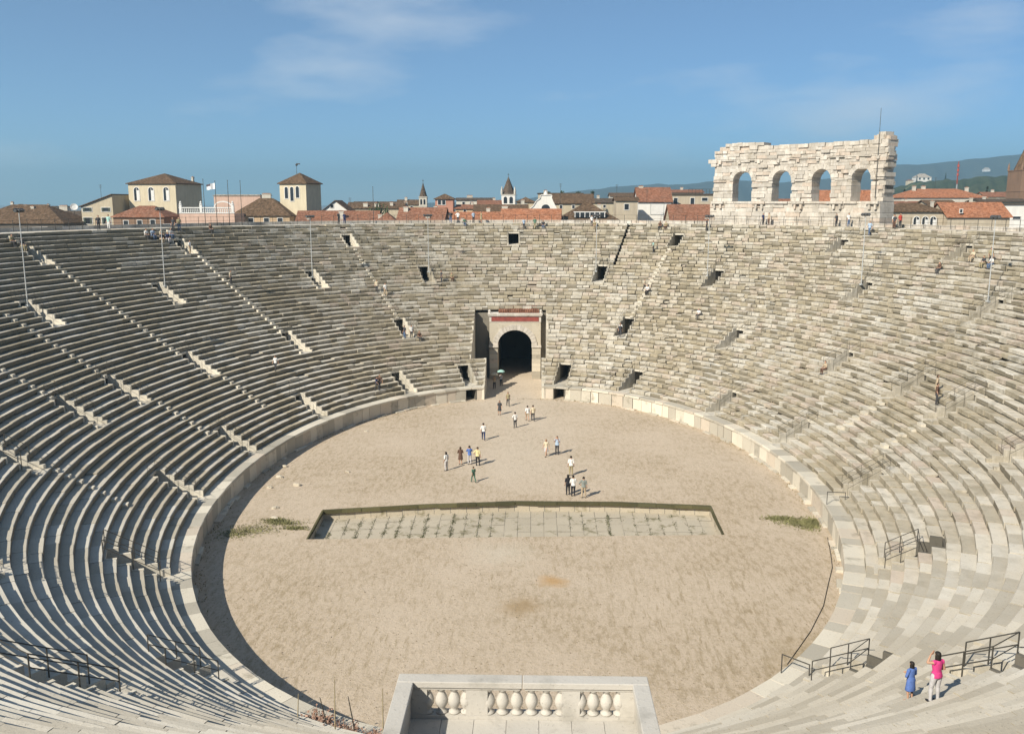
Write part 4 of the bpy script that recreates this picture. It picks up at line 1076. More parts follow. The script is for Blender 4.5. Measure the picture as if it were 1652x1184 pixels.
for (x, y, rz, p, st, top, low, hr, h, lab) in (
    (-2.69, 28.14, 3.0, 'stand', 'dress_long', 'dark', 'dark', 'dark', 1.62, 'person in a dark dress standing nearest the left side of the gateway'),
    (-1.88, 32.58, 3.3, 'walk', 'trousers', 'khaki', 'dark', 'brown', 1.68, 'person in khaki top and dark trousers, farthest of all on the sand'),
    (.46, 25.28, .2, 'walk', 'shorts', 'white', 'tan', 'dark', 1.70, 'person in white shirt and tan shorts, left one of the pair before the gateway'),
    (1.05, 25.3, .1, 'walk', 'trousers', 'cream', 'dark', 'brown', 1.76, 'person in cream top and dark trousers, right one of the pair before the gateway'),
    (-.83, 22.2, .5, 'hips', 'trousers', 'white', 'dark', 'dark', 1.70, 'person in white shirt with a hand on the hip, alone midway to the gateway'),
    (-3.9, 17.04, .1, 'walk', 'trousers', 'white', 'navy', 'dark', 1.76, 'person in white shirt and navy trousers walking alone left of the middle'),
    (-6.63, 6.5, .9, 'stand', 'trousers_long', 'white', 'grey', 'dark', 1.72, 'person in white top and pale trousers, leftmost of the group of four'),
    (-5.52, 8.47, .1, 'fold', 'dress_long', 'brown', 'brown', 'brown', 1.65, 'person in a brown dress, second from the left in the group of four'),
    (-4.7, 8.49, .2, 'photo', 'trousers', 'blue', 'grey', 'dark', 1.74, 'person in blue top and pale trousers, third from the left in the group of four'),
    (-3.94, 8.11, -.2, 'hips', 'trousers', 'yellow', 'black', 'brown', 1.74, 'person in pale yellow top and black trousers, right end of the group of four'),
    (-3.98, 3.12, .6, 'walk', 'trousers', 'green', 'green', 'brown', 1.40, 'child in green clothes walking just below the group of four'),
    (2.3, 11.33, 2.6, 'walk', 'dress_long', 'cream', 'grey', 'blond', 1.66, 'person in a pale cream dress left of the man with the raised elbow'),
    (3.34, 11.99, 2.9, 'photo', 'trousers', 'pale', 'dark', 'dark', 1.78, 'person in pale blue shirt and dark trousers raising a camera right of the middle'),
    (4.38, 5.29, .1, 'stand', 'trousers', 'white', 'khaki', 'dark', 1.76, 'person in white shirt and khaki trousers behind the trio near the pit'),
    (3.92, 0.0, .2, 'stand', 'trousers_long', 'black', 'black', 'dark', 1.70, 'person dressed all in black, left one of the trio near the pit'),
    (4.33, -.31, .1, 'fold', 'trousers', 'white', 'black', 'dark', 1.72, 'person in white top and black trousers, middle one of the trio near the pit'),
    (5.14, -.76, -.1, 'hips', 'trousers', 'plaid', 'tan', 'dark', 1.76, 'person in grey plaid shirt and tan trousers, right one of the trio near the pit')):
    person((x, y, .002), rz, p, st, top, low, hr, lab, FG, h)
# in the shade of the passage, with two small parasols
for x, y, top, low, lab, pc, pl in ((-3.1, 44.6, 'grey', 'dark', 'person in grey top under the pale green parasol in the gateway shade', 'teal', 'small pale green parasol held up in the gateway shade'), (-3.9, 42.6, 'tan', 'dark', 'person in tan top under the cream parasol in the gateway shade', 'cream', 'small cream parasol held up in the gateway shade')):
    person((x, y, .008), 3.1, 'photo', 'trousers', top, low, 'dark', lab, FG, 1.66)
    u = empty('parasol', (x, y-.17, 1.42), 0, pl, 'parasol', 'parasols in the gateway shade')
    mb = MB(); mb.lathe([(.52, .42), (.44, .56), (.28, .66), (.1, .71), (.02, .73)], (0, 0, 0), 12); mb.build('canopy', CL[pc], u, True)
    mb = MB(); mb.tube((0, 0, -.1), (0, 0, .72), .012, seg=6); mb.build('handle', IRON, u)
# on the seats and along the rim: (angle, offset or None for the rim walk, pose, style, top, lower, hair, label)
SP = [(1.968, 0, 'stand', 'trousers', 'dark', 'dark', 'dark', 'person in dark clothes on the rim right of the lookout tower, left of two'), (1.955, 0, 'stand', 'trousers', 'navy', 'navy', 'dark', 'person in navy clothes on the rim right of the lookout tower, right of two'),
 (1.728, 0, 'stand', 'trousers', 'dark', 'jeans', 'dark', 'person in dark top and jeans, left end of the rim group below the spire'), (1.713, 0, 'hips', 'trousers', 'white', 'dark', 'brown', 'person in white top with hand on hip on the rim below the narrow spire'),
 (1.704, 32.4, 'sit', 'trousers', 'green', 'jeans', 'dark', 'seated person in green top on the rim edge below the pink turret'), (1.681, 0, 'stand', 'trousers', 'pale', 'dark', 'dark', 'person in pale blue shirt on the rim below the pink turret'), (1.665, 0, 'fold', 'dress', 'khaki', 'khaki', 'brown', 'person in a khaki dress, right end of the group on the rim'),
 (1.577, 29.1, 'stand', 'trousers', 'pale', 'dark', 'dark', 'person in pale top on the high seats above the gateway, leftmost of three'), (1.553, 29.1, 'walk', 'trousers', 'green', 'khaki', 'dark', 'person in green top on the high seats above the gateway, middle of three'), (1.535, 29.9, 'sit', 'trousers', 'dark', 'jeans', 'brown', 'seated person in dark top on the high seats above the gateway, right of three'),
 (1.431, 30, 'stand', 'trousers', 'white', 'dark', 'dark', 'person in white shirt high up left of the dark stepped gutter'), (1.424, 30, 'sit', 'shorts', 'khaki', 'tan', 'brown', 'seated person in khaki high up left of the dark stepped gutter'),
 (1.28, 30.1, 'sit', 'trousers', 'brown', 'dark', 'dark', 'seated person in brown top near the rim left of the ruined arcade'), (1.267, 29.8, 'sit', 'trousers', 'khaki', 'brown', 'dark', 'seated person in khaki top near the rim left of the ruined arcade'), (1.171, 29.5, 'stand', 'trousers', 'dark', 'dark', 'dark', 'person in dark clothes at the left foot of the ruined arcade'),
 (1.068, 0, 'stand', 'trousers', 'navy', 'dark', 'dark', 'person in navy top in front of the arcade plinth, left one of two'), (1.055, 0, 'stand', 'trousers', 'tan', 'brown', 'brown', 'person in tan top in front of the arcade plinth, right one of two'), (.897, 0, 'stand', 'trousers', 'dark', 'dark', 'dark', 'person in dark clothes before the right half of the arcade plinth'), (.868, 0, 'hips', 'trousers', 'white', 'jeans', 'dark', 'person in white top with hand on hip before the right half of the arcade plinth'),
 (.768, 29.6, 'walk', 'trousers', 'pale', 'jeans', 'brown', 'person in pale blue top walking below the right end of the arcade'), (.726, 30.4, 'stand', 'trousers', 'dark', 'brown', 'dark', 'person in dark top just right of the arcade below the rim'), (.76, 0, 'stand', 'trousers', 'white', 'brown', 'dark', 'person in white top on the rim right of the arcade, left one of two'), (.745, 0, 'stand', 'trousers_long', 'red', 'dark', 'dark', 'person in red top on the rim right of the arcade, right one of two'),
 (2.576, 30.6, 'stand', 'trousers', 'dark', 'dark', 'dark', 'person in dark clothes on the upper left seats below the cream house'), (2.536, 31.6, 'stand', 'trousers', 'teal', 'white', 'brown', 'person in pale teal top on the left rim below the cream house'),
 (2.484, 29, 'sit', 'trousers', 'white', 'dark', 'dark', 'seated person in white top at the left end of the crowd below the tall villa'), (2.467, 29, 'sit', 'trousers', 'pale', 'jeans', 'brown', 'seated person in pale blue top in the crowd below the tall villa'), (2.456, 28.6, 'sit', 'shorts', 'dark', 'tan', 'dark', 'seated person in dark top and tan shorts in the crowd below the tall villa'), (2.445, 29.1, 'sit', 'trousers', 'cream', 'dark', 'blond', 'seated person in cream top with blond hair in the crowd below the tall villa'),
 (2.439, 28.4, 'sit', 'trousers', 'navy', 'grey', 'dark', 'seated person in navy top and grey trousers in the crowd below the tall villa'), (2.42, 29, 'sit', 'trousers', 'white', 'jeans', 'brown', 'seated person in white top and jeans in the crowd below the tall villa'), (2.398, 30, 'stand', 'trousers', 'dark', 'dark', 'dark', 'standing person in dark clothes above the crowd below the tall villa'), (2.383, 30.1, 'stand', 'trousers', 'khaki', 'jeans', 'brown', 'standing person in khaki top at the right end of the crowd below the tall villa'),
 (2.307, 29.7, 'sit', 'trousers', 'brown', 'dark', 'dark', 'seated person in brown top alone below the flagpoles'), (2.821, 29, 'sit', 'trousers', 'khaki', 'dark', 'dark', 'seated person in khaki top at the far upper left, left one of two'), (2.812, 28.5, 'sit', 'trousers', 'dark', 'khaki', 'brown', 'seated person in dark top at the far upper left, right one of two'),
 (2.563, 7.8, 'walk', 'trousers', 'white', 'dark', 'dark', 'person in white top climbing alone among the middle left seats'), (2.396, 20.6, 'stand', 'trousers', 'cream', 'dark', 'dark', 'person in cream top standing alone in the upper left seats'), (2.418, 25.6, 'stand', 'trousers', 'white', 'tan', 'brown', 'person in white top and tan trousers at a top row stair opening on the left'),
 (1.995, 16.8, 'walk', 'trousers', 'cream', 'dark', 'dark', 'person in cream top on the seats left of the gateway, left one of two'), (1.976, 16.2, 'walk', 'trousers', 'white', 'tan', 'brown', 'person in white top on the seats left of the gateway, right one of two'), (1.798, 18.5, 'stand', 'trousers', 'dark', 'dark', 'dark', 'person in dark clothes beside a pole on the seats up left of the gateway'), (1.768, 19.1, 'sit', 'trousers', 'khaki', 'brown', 'dark', 'seated person in khaki up left of the gateway'),
 (2.002, 8.7, 'stand', 'trousers', 'dark', 'jeans', 'dark', 'dark topped person in jeans, left of three at an opening left of the gateway'), (1.976, 8.8, 'stand', 'trousers', 'white', 'dark', 'dark', 'person in white top, middle of three at a stair opening left of the gateway'), (1.951, 8.9, 'sit', 'trousers', 'brown', 'dark', 'brown', 'seated person in brown, right of three at a stair opening left of the gateway'),
 (2.274, 2.5, 'walk', 'trousers', 'navy', 'dark', 'dark', 'person in navy on the lowest left seats, left one of two'), (2.258, 2.3, 'walk', 'trousers', 'brown', 'dark', 'dark', 'person in brown on the lowest left seats, right one of two'), (1.238, 17.2, 'walk', 'trousers', 'cream', 'dark', 'dark', 'person in cream top on the upper seats right of the gateway, left one of two'), (1.227, 17.4, 'sit', 'trousers', 'white', 'black', 'dark', 'seated person in white top on the upper seats right of the gateway'),
 (1.268, 24.4, 'stand', 'trousers', 'teal', 'dark', 'dark', 'person in pale teal top alone high on the seats left of the arcade'), (1.02, 13.8, 'sit', 'trousers', 'white', 'dark', 'grey', 'seated person in white top alone in the middle right seats'), (1.236, 9, 'walk', 'trousers', 'dark', 'dark', 'dark', 'person in dark clothes at a stair opening right of the gateway'), (1.246, 10.5, 'sit', 'trousers', 'white', 'dark', 'dark', 'seated person in white above a stair opening right of the gateway'),
 (.013, 10.6, 'stand', 'trousers', 'brown', 'dark', 'dark', 'person in brown top by the railing on the right hand seats, lower one'), (.047, 10.9, 'stand', 'dress_long', 'tan', 'tan', 'brown', 'person in tan dress by the railing on the right hand seats, upper one'), (.424, 10, 'sit', 'trousers', 'tan', 'brown', 'dark', 'seated person in tan at a stair opening in the middle right seats'),
 (.398, 25.8, 'sit', 'trousers', 'dark', 'khaki', 'dark', 'seated person in dark top at the far upper right, left of three'), (.388, 25.9, 'stand', 'trousers', 'khaki', 'dark', 'brown', 'standing person in khaki at the far upper right, middle of three'), (.378, 25.9, 'sit', 'trousers', 'white', 'jeans', 'dark', 'seated person in white top at the far upper right, right of three'), (.442, 26.3, 'sit', 'shorts', 'cream', 'tan', 'blond', 'seated blond person in cream top high on the right seats'), (.485, 24.9, 'sit', 'trousers', 'brown', 'dark', 'dark', 'seated person in brown alone high on the right seats')]
for i, (t, d, p, st, top, low, hr, lab) in enumerate(SP):
    if d == 0: dm, z = 33.0, HT+.015
    else: dm, z = tread_mid(d)
    if p == 'sit' and d: dm = CW+(int((min(d, 30.9)-CW)/DEP)+.62)*DEP; z = HP+RISE*(int((min(d, 30.9)-CW)/DEP)+1)-RISE+.02
    x, y, nx, ny = map(float, base(t)); X_, Y_ = x+dm*nx, y+dm*ny
    a = math.atan2(nx, -ny)          # facing inwards
    if p != 'sit': a += random.choice([0, .4, -.5, 1.4, -1.4, 2.8])
    if p == 'sit': X_, Y_ = x+(dm-.33)*nx, y+(dm-.33)*ny
    person((X_, Y_, z), a, p, st, top, low, hr, lab, SG, random.uniform(1.6, 1.8))
# the two near figures on the right, seen from behind
def near(t, d, rz, **k):
    dm, z = tread_mid(d); x, y = map(float, ring(t, dm)); return person((x, y, z+.012), rz, **k, voxel=.008, face=True)
near(-1.2365, 11.4, .35, p='shade', style='trousers_long_bare', top='pink', low='grey', hair='dark', label='person in sleeveless magenta top and pale grey trousers raising a hand to the face', group=None, h=1.64, shoes='black')
near(-1.2195, 10.55, .45, p='fold', style='dress_long', top='blue', low='blue', hair='dark', label='child with shoulder length dark hair in a short blue dress with bare legs', group=None, h=1.36, shoes=None)

# ------------------------------------------------------------------ the town beyond the rim
def house(lab, x, y, wd, dep, ze, zr, rot, roof, wm, rm, wins, chs):
    root = empty('house', (x, y, 0), R(rot), lab, 'house', None)
    wm_, rm_ = W[wm], RF[rm]; hw = wd/2
    mb = MB(); mb.box(-hw, hw, 0, dep, -.2 if y < 700 else ze-(12 if y < 2000 else 9), ze)
    if roof == 'gable': mb.quad((-hw, 0, ze), (-hw, dep, ze), (-hw, dep/2, zr-.12)); mb.quad((hw, dep, ze), (hw, 0, ze), (hw, dep/2, zr-.12))
    if roof == 'gableend': mb.quad((-hw, 0, ze), (hw, 0, ze), (0, 0, zr-.12)); mb.quad((hw, dep, ze), (-hw, dep, ze), (0, dep, zr-.12))
    if roof == 'halfgable': mb.quad((-hw, dep, ze), (-hw, 0, ze), (-hw, dep/2, zr-.12)); mb.quad((hw, 0, ze), (hw, dep, ze), (hw, dep/2, zr-.12))
    if roof == 'shed': mb.quad((hw, 0, ze), (hw, dep, ze), (hw, dep, zr-.1), (hw, 0, zr-.1)); mb.quad((-hw, 0, ze), (hw, 0, ze), (hw, 0, zr-.1)); mb.quad((hw, dep, ze), (-hw, dep, ze), (hw, dep, zr-.1))
    mb.build('wall', wm_, root)
    o = .45; rb = MB(); th = .18
    def slab(*p):
        rb.quad(*[(a, b, c+th) for a, b, c in p]); rb.quad(*[(a, b, c) for a, b, c in reversed(p)])
        for i in range(len(p)):
            a, b = p[i], p[(i+1) % len(p)]; rb.quad(a, b, (b[0], b[1], b[2]+th), (a[0], a[1], a[2]+th))
    if roof in ('gable', 'halfgable'):
        dz = o*(zr-ze)/(dep/2)
        slab((-hw-o, -o, ze-dz+.02), (hw+o, -o, ze-dz+.02), (hw+o, dep/2, zr), (-hw-o, dep/2, zr)); slab((hw+o, dep+o, ze-dz+.02), (-hw-o, dep+o, ze-dz+.02), (-hw-o, dep/2, zr), (hw+o, dep/2, zr))
    elif roof == 'gableend':
        dz = o*(zr-ze)/hw
        slab((-hw-o, dep+o, ze-dz+.02), (-hw-o, -o, ze-dz+.02), (0, -o, zr), (0, dep+o, zr)); slab((hw+o, -o, ze-dz+.02), (hw+o, dep+o, ze-dz+.02), (0, dep+o, zr), (0, -o, zr))
    elif roof == 'hip':
        dz = .08; k = min(dep, wd)/2; zz = ze+.03
        if wd >= dep: r0, r1 = (-hw+k, dep/2, zr), (hw-k+.001, dep/2, zr)
        else: r0, r1 = (0, k, zr), (0, dep-k+.001, zr)
        A, B, C, D = (-hw-o, -o, zz), (hw+o, -o, zz), (hw+o, dep+o, zz), (-hw-o, dep+o, zz)
        if wd >= dep: slab(A, B, r1, r0); slab(B, C, r1); slab(C, D, r0, r1); slab(D, A, r0)
        else: slab(A, B, r0); slab(B, C, r1, r0); slab(C, D, r1); slab(D, A, r0, r1)
        rb.box(-hw-o+.03, hw+o-.03, -o+.03, dep+o-.03, ze+.012, ze+.028)
    elif roof == 'shed':
        slab((-hw-o, -o, ze), (hw+.1, -o, zr), (hw+.1, dep+o, zr), (-hw-o, dep+o, ze))
    else:
        rb.box(-hw-.3, hw+.3, -.3, dep+.3, ze+.01, ze+.25); rb.box(-hw+.2, hw-.2, .2, dep-.2, ze+.251, max(zr, ze+.3))
    rf = rb.build('roof', rm_, root)
    for (cx, cy, zt, cw) in chs:
        mb = MB(); mb.box(cx-cw/2, cx+cw/2, cy-.35, cy+.35, ze-.5, zt-.2); mb.box(cx-cw/2-.08, cx+cw/2+.08, cy-.43, cy+.43, zt-.2, zt); mb.build('chimney', W['pale'], rf)
        if zt > ze+.6:
            mb = MB(); mb.box(cx-cw/2+.1, cx+cw/2-.1, cy-.2, cy+.2, zt, zt+.22); mb.build('chimney_pot', RF['roofred'], rf)
    for (u, zc, ww, hh, st) in wins:
        hx = ww/2; z0, z1 = zc-hh/2, zc+hh/2
        if st == 'arch':
            zs = z1-hx; arc = [(u+hx*math.cos(a), zs+hx*math.sin(a)) for a in np.linspace(0, math.pi, 9)]; ol = [(u-hx, z0), (u+hx, z0)]+arc
            ob = [(u-hx-.16, z0-.14), (u+hx+.16, z0-.14)]+[(u+(hx+.16)*math.cos(a), zs+(hx+.16)*math.sin(a)) for a in np.linspace(0, math.pi, 9)]
        else:
            ol = [(u-hx, z0), (u+hx, z0), (u+hx, z1), (u-hx, z1)]; ob = [(u-hx-.12, z0-.12), (u+hx+.12, z0-.12), (u+hx+.12, z1+.12), (u-hx-.12, z1+.12)]
        mb = MB(); n = len(ol)
        for i in range(n):          # a frame standing proud of the wall, open in the middle
            j = (i+1) % n
            mb.quad((ob[i][0], -.09, ob[i][1]), (ob[j][0], -.09, ob[j][1]), (ol[j][0], -.09, ol[j][1]), (ol[i][0], -.09, ol[i][1]))
            mb.quad((ob[i][0], .0, ob[i][1]), (ob[j][0], .0, ob[j][1]), (ob[j][0], -.09, ob[j][1]), (ob[i][0], -.09, ob[i][1]))
            mb.quad((ol[i][0], -.09, ol[i][1]), (ol[j][0], -.09, ol[j][1]), (ol[j][0], -.012, ol[j][1]), (ol[i][0], -.012, ol[i][1]))
        wf = mb.build('window', FRAMEW if st != 'panel' else STEEL, root)
        mb = MB(); mb.quad(*[(a, -.012, b) for a, b in ol]); mb.build('pane', GLASS if st != 'panel' else FRAMEW, wf)
        if st == 'arch' and ww > 1.2:
            mb = MB(); mb.box(u-.05, u+.05, -.05, -.02, z0, z1-hx*.2); mb.box(u+.06, u+hx-.05, -.06, -.03, z0+.05, zs); mb.build('shutter', FRAMEW, wf)
        if st == 'rect' and ww > 1.9:
            for s in (-1, 1):
                mb = MB(); mb.box(u+s*hx*.72-.22, u+s*hx*.72+.22, -.14, -.092, z0, z1); mb.build('shutter', SHUT, wf)
    return root
HOUSES = [
 ("broad low house at far left edge under a brown hipped roof",-126.3,150,24.9,16,18.39,22.85,0,"hip","umber","roofbrown",[],[(-0.81, 8.0, 22.85, 0.63), (1.79, 6.4, 22.55, 0.78)]),
 ("long dark roofed block with pale parapet beside the satellite dish",-125.2,172,10.8,12,19.71,21.13,0,"gable","cream","roofdark",[],[(-6.94, 6.0, 22.98, 0.68), (-3.29, 7.2, 22.64, 2.23)]),
 ("cream house with two rows of shuttered windows and a sloping brown roof",-110.0,160,8.1,14,22.39,25.50,0,"shed","cream","roofbrown",[(-2.52, 21.77, 2.37, 0.95, 'rect'), (2.26, 21.77, 2.22, 0.95, 'rect'), (-2.6, 18.96, 2.22, 1.58, 'rect'), (2.2, 18.97, 2.22, 1.58, 'rect')],[]),
 ("tall villa with three arched windows and a hipped brown roof",-98.1,166,13.3,13.5,28.23,30.96,-8,"hip","creamlit","roofbrown",[(-4.33, 25.7, 1.46, 3.41, 'arch'), (-0.25, 25.7, 1.46, 3.41, 'arch'), (3.98, 25.7, 1.46, 3.41, 'arch')],[(5.02, 12.15, 30.3, 0.5)]),
 ("low brick wing with three dark windows in front of the tall villa",-95.2,150,13.0,9,19.91,22.57,-5,"hip","brick","roofred",[(-3.25, 18.27, 1.21, 1.82, 'rect'), (0.27, 18.42, 1.21, 1.67, 'rect'), (3.64, 18.57, 1.21, 1.67, 'rect')],[]),
 ("distant pale pink flat building behind the flagpoles",-106.5,260,17.0,14,25.97,26.42,0,"flat","pink","pale",[],[]),
 ("broad brown roofed house beside the square lookout tower",-67.6,158,14.6,11,20.12,24.43,0,"hip","orangewall","roofbrown",[(-5.63, 19.03, 1.26, 1.26, 'rect'), (-2.48, 19.04, 1.26, 1.26, 'rect'), (1.45, 19.04, 1.26, 1.26, 'rect'), (4.9, 19.04, 1.26, 1.26, 'rect')],[(-0.17, 6.6, 25.69, 2.26)]),
 ("square lookout tower with three arched openings and a pyramid roof",-60.5,163,7.6,7.6,28.17,30.92,-16,"hip","creamlit","roofbrown",[(-1.85, 25.99, 0.96, 2.89, 'arch'), (-0.27, 25.68, 0.96, 3.53, 'arch'), (1.35, 26.15, 0.96, 2.89, 'arch')],[]),
 ("small white gabled house with a dark garden canopy",-55.6,190,7.3,9,21.25,24.04,0,"gableend","white","roofbrown",[(-0.93, 22.47, 0.89, 0.89, 'rect'), (1.62, 19.16, 1.07, 1.79, 'rect')],[]),
 ("long low house with brown roof behind the white chimneys",-48.6,215,17.5,10,21.82,23.54,0,"gable","cream","roofbrown",[],[(-3.06, 1.0, 23.35, 1.38), (0.46, 1.0, 23.35, 1.38), (4.98, 2.0, 23.54, 0.99), (9.07, 5.0, 23.74, 1.0)]),
 ("terracotta roofed house below the small white chimneys",-46.9,150,19.4,12,18.02,21.38,4,"gable","cream","roofred",[],[(-6.86, 2.4, 19.76, 0.77), (0.98, 2.4, 21.41, 1.22)]),
 ("terracotta roofed house with three chimneys below the narrow spire",-26.6,150,11.2,11,18.19,22.15,-4,"gable","cream","roofred",[],[(1.73, 2.2, 20.08, 0.92), (-4.14, 4.4, 22.45, 1.08), (2.69, 7.7, 22.6, 0.78)]),
 ("low terracotta roof with a white chimney left of the narrow spire",-34.2,147,5.7,9,18.25,20.98,5,"hip","cream","roofred",[],[(-1.58, 2.7, 20.7, 0.91)]),
 ("small pink turret house with a flat pyramid roof",-25.9,205,5.4,5,24.46,25.95,0,"hip","pinkred","roofbrown",[(-1.41, 23.54, 0.95, 1.32, 'rect'), (-0.11, 23.54, 0.95, 1.32, 'rect')],[]),
 ("long pale building with a flat dark eave behind the pink turret",-18.9,235,11.8,10,24.38,25.01,0,"gable","pale","roofdark",[(-3.43, 23.36, 0.84, 0.84, 'rect'), (-0.94, 23.36, 0.84, 0.84, 'rect'), (1.54, 23.36, 0.84, 0.84, 'rect')],[(-1.76, 6.0, 25.84, 1.93)]),
 ("brown roofed house in front of the larger spire",-8.2,185,14.7,10,21.15,22.84,0,"gable","cream","roofbrown",[],[(-15.45, 3.0, 21.63, 1.07), (-5.91, 5.0, 22.49, 0.89), (6.04, 8.0, 24.24, 1.09)]),
 ("bright orange roofed house beside the white church front",0.2,146,13.8,11,18.74,21.89,-3,"gable","cream","rooforange",[],[(-2.56, 3.85, 20.72, 0.76), (-6.53, 6.6, 22.62, 1.38)]),
 ("orange roofed house with two chimneys below the pink turret",-14.1,152,13.6,11,18.45,21.08,3,"gable","cream","rooforange",[],[(-2.21, 1.32, 19.77, 0.77), (4.11, 6.05, 22.15, 0.94)]),
 ("brown roofed hall behind the white church front",11.3,185,12.6,12,23.37,25.80,0,"gable","cream","roofbrown",[(-2.65, 22.35, 0.7, 0.88, 'rect'), (0.8, 22.35, 0.7, 0.88, 'rect'), (4.24, 22.36, 0.7, 0.88, 'rect')],[(-6.92, 6.0, 26.84, 1.08)]),
 ("pale flat roofed house with a row of small roof garden trees",9.0,204,13.3,10,26.10,26.35,0,"flat","beige","roofdark",[],[]),
 ("pale cream house with brown roof right behind the small bell tower",-45.1,265,8.2,9,22.90,24.48,0,"gable","cream","roofbrown",[(-1.84, 21.78, 0.92, 0.92, 'rect'), (1.35, 21.78, 0.92, 0.92, 'rect')],[(-1.13, 3.6, 25.38, 0.93)]),
 ("low grey house with a dark roof between the white gabled house and the pink turret",-52.7,240,14.5,10,22.31,23.77,6,"gable","pale","roofdark",[(-3.41, 21.27, 0.85, 0.85, 'rect'), (1.24, 21.27, 0.85, 0.85, 'rect')],[]),
 ("small ochre house under the long pale building",-19.4,205,6.2,8,21.71,22.80,-5,"gable","orangewall","roofred",[(-0.29, 20.97, 0.76, 0.76, 'rect')],[(1.33, 4.0, 23.55, 0.77)]),
 ("beige house with a terracotta roof between the two spires",-13.2,225,7.2,8,22.97,24.16,4,"gable","beige","roofred",[(0.0, 21.98, 0.81, 0.81, 'rect')],[(1.61, 4.8, 24.96, 0.82)]),
 ("cream house with brown hipped roof just right of the larger spire",-1.5,215,5.4,8,23.56,25.10,0,"hip","cream","roofbrown",[(0.01, 22.61, 0.78, 0.98, 'rect')],[]),
 ("dark roofed house left of the low beige house",23.1,215,7.9,9,23.57,24.72,3,"gable","cream","roofdark",[(-0.07, 22.43, 0.78, 0.78, 'rect')],[(-1.54, 4.5, 25.68, 0.8)]),
 ("faint pale house on the skyline behind the white gable house",40.5,330,12.1,10,26.30,27.68,0,"gable","pale","roofbrown",[(-1.99, 25.24, 0.83, 0.83, 'rect')],[]),
 ("cream house with a red roof behind the flat topped beige house",62.9,300,12.4,10,27.56,28.60,0,"gable","cream","roofred",[],[(-1.74, 5.0, 29.59, 1.03)]),
 ("small brown roofed house at the far left skyline",-163.2,215,7.1,9,21.37,22.90,0,"hip","cream","roofbrown",[],[(-2.76, 4.5, 23.69, 0.8)]),
 ("pale block with a flat roof left of the satellite dish",-160.6,230,7.1,9,22.08,22.33,0,"flat","pale","roofdark",[(-1.14, 21.07, 0.83, 0.83, 'rect'), (1.36, 21.07, 0.83, 0.83, 'rect')],[]),
 ("red roofed house in front of the leafy trees on the right",187.2,300,12.2,10,25.88,27.64,-4,"gable","cream","roofred",[(-1.1, 24.67, 1.02, 1.02, 'rect')],[(-1.45, 5.0, 28.62, 1.03)]),
 ("low terracotta roof directly below the long orange palace",113.3,205,11.0,9,22.15,23.79,0,"gable","beige","roofred",[],[(0.16, 4.5, 24.52, 0.77)]),
 ("terracotta roof seen low through the third arch",81.8,220,13.6,10,22.06,24.57,0,"gable","beige","roofred",[],[]),
 ("wide red brown roof with a long skylight row",14.4,152,15.0,14,18.93,23.37,0,"hip","cream","roofbrown",[],[(3.09, 8.4, 23.07, 0.95)]),
 ("low beige house with one window left of the white gable house",24.4,160,5.4,7,23.99,24.77,0,"gable","beige","roofbrown",[(-0.05, 22.46, 1.11, 1.42, 'rect')],[]),
 ("white gable house with a terracotta roof sloping right",32.7,170,8.5,11,23.86,27.37,0,"halfgable","white","roofred",[(0.62, 21.95, 3.3, 2.81, 'panel')],[(-3.09, 5.5, 27.77, 1.18)]),
 ("beige flat topped house with a roof terrace railing",44.1,180,11.7,10,25.54,25.88,0,"flat","beige","roofdark",[(-4.48, 23.88, 1.03, 1.72, 'rect'), (0.05, 23.89, 1.03, 1.72, 'rect'), (3.39, 24.38, 1.55, 0.86, 'rect')],[]),
 ("terracotta roofed house against the left end of the ruined arcade",39.6,152,10.3,11,18.95,22.93,0,"gable","cream","roofred",[],[(3.54, 1.1, 19.82, 0.92)]),
 ("orange roofed house seen through the ruined arcade",88.3,190,20.8,14,21.34,26.93,0,"gable","cream","rooforange",[],[]),
 ("long orange roofed palace on the right in front of the hill",138.3,240,28.1,14,25.06,28.01,0,"hip","pale","rooforange",[],[(-7.96, 5.6, 29.03, 1.09), (-4.24, 7.0, 29.05, 1.31), (10.45, 7.0, 28.64, 1.09)]),
 ("pale house with three arched windows under a broad brown roof",83.0,128,11.9,8,21.44,23.27,0,"hip","beige","roofbrown",[(0.3, 19.34, 1.23, 2.32, 'arch'), (2.15, 19.34, 1.23, 2.32, 'arch'), (3.86, 19.34, 1.23, 2.32, 'arch')],[(5.08, 4.0, 23.81, 0.5)]),
 ("low brown roof between the arched window house and the orange palace",105.2,165,7.0,9,22.79,24.05,0,"gable","beige","roofbrown",[],[]),
 ("beige gable house with orange roof at the right",95.6,126,13.0,10,20.56,23.41,0,"halfgable","beige","rooforange",[(-3.88, 21.73, 0.54, 0.67, 'rect')],[(3.37, 2.0, 21.45, 0.95)]),
 ("white walled building at the right edge below the brick bell tower",115.4,150,12.2,10,22.98,23.27,0,"flat","white","roofdark",[(0.6, 19.93, 1.82, 0.61, 'rect')],[]),
 ("dark roofed block under the brick bell tower",130.8,185,12.6,9,23.76,24.45,0,"gable","beige","roofdark",[],[(-4.18, 3.6, 25.12, 0.71), (-7.74, 3.6, 24.78, 0.71)]),
 ("white hillside villa with small windows among the trees",633.2,1440,24.9,16,64.19,70.33,0,"hip","white","pale",[(-6.3, 62.22, 3.11, 3.11, 'rect'), (0.66, 62.22, 3.11, 3.11, 'rect'), (7.63, 62.22, 3.11, 3.11, 'rect')],[]),
 ("tiny cream hillside house right of the red mast",1845.8,3735,27.4,12,158.27,165.89,0,"hip","white","pale",[],[]),
 ("pale low hillside house below the white villa",608.6,1430,8.9,9,59.03,61.10,0,"hip","creamlit","roofred",[],[]),]
for h in HOUSES: house(*h)
def tagged(name, lab, cat, loc): return empty(name, loc, 0, lab, cat)
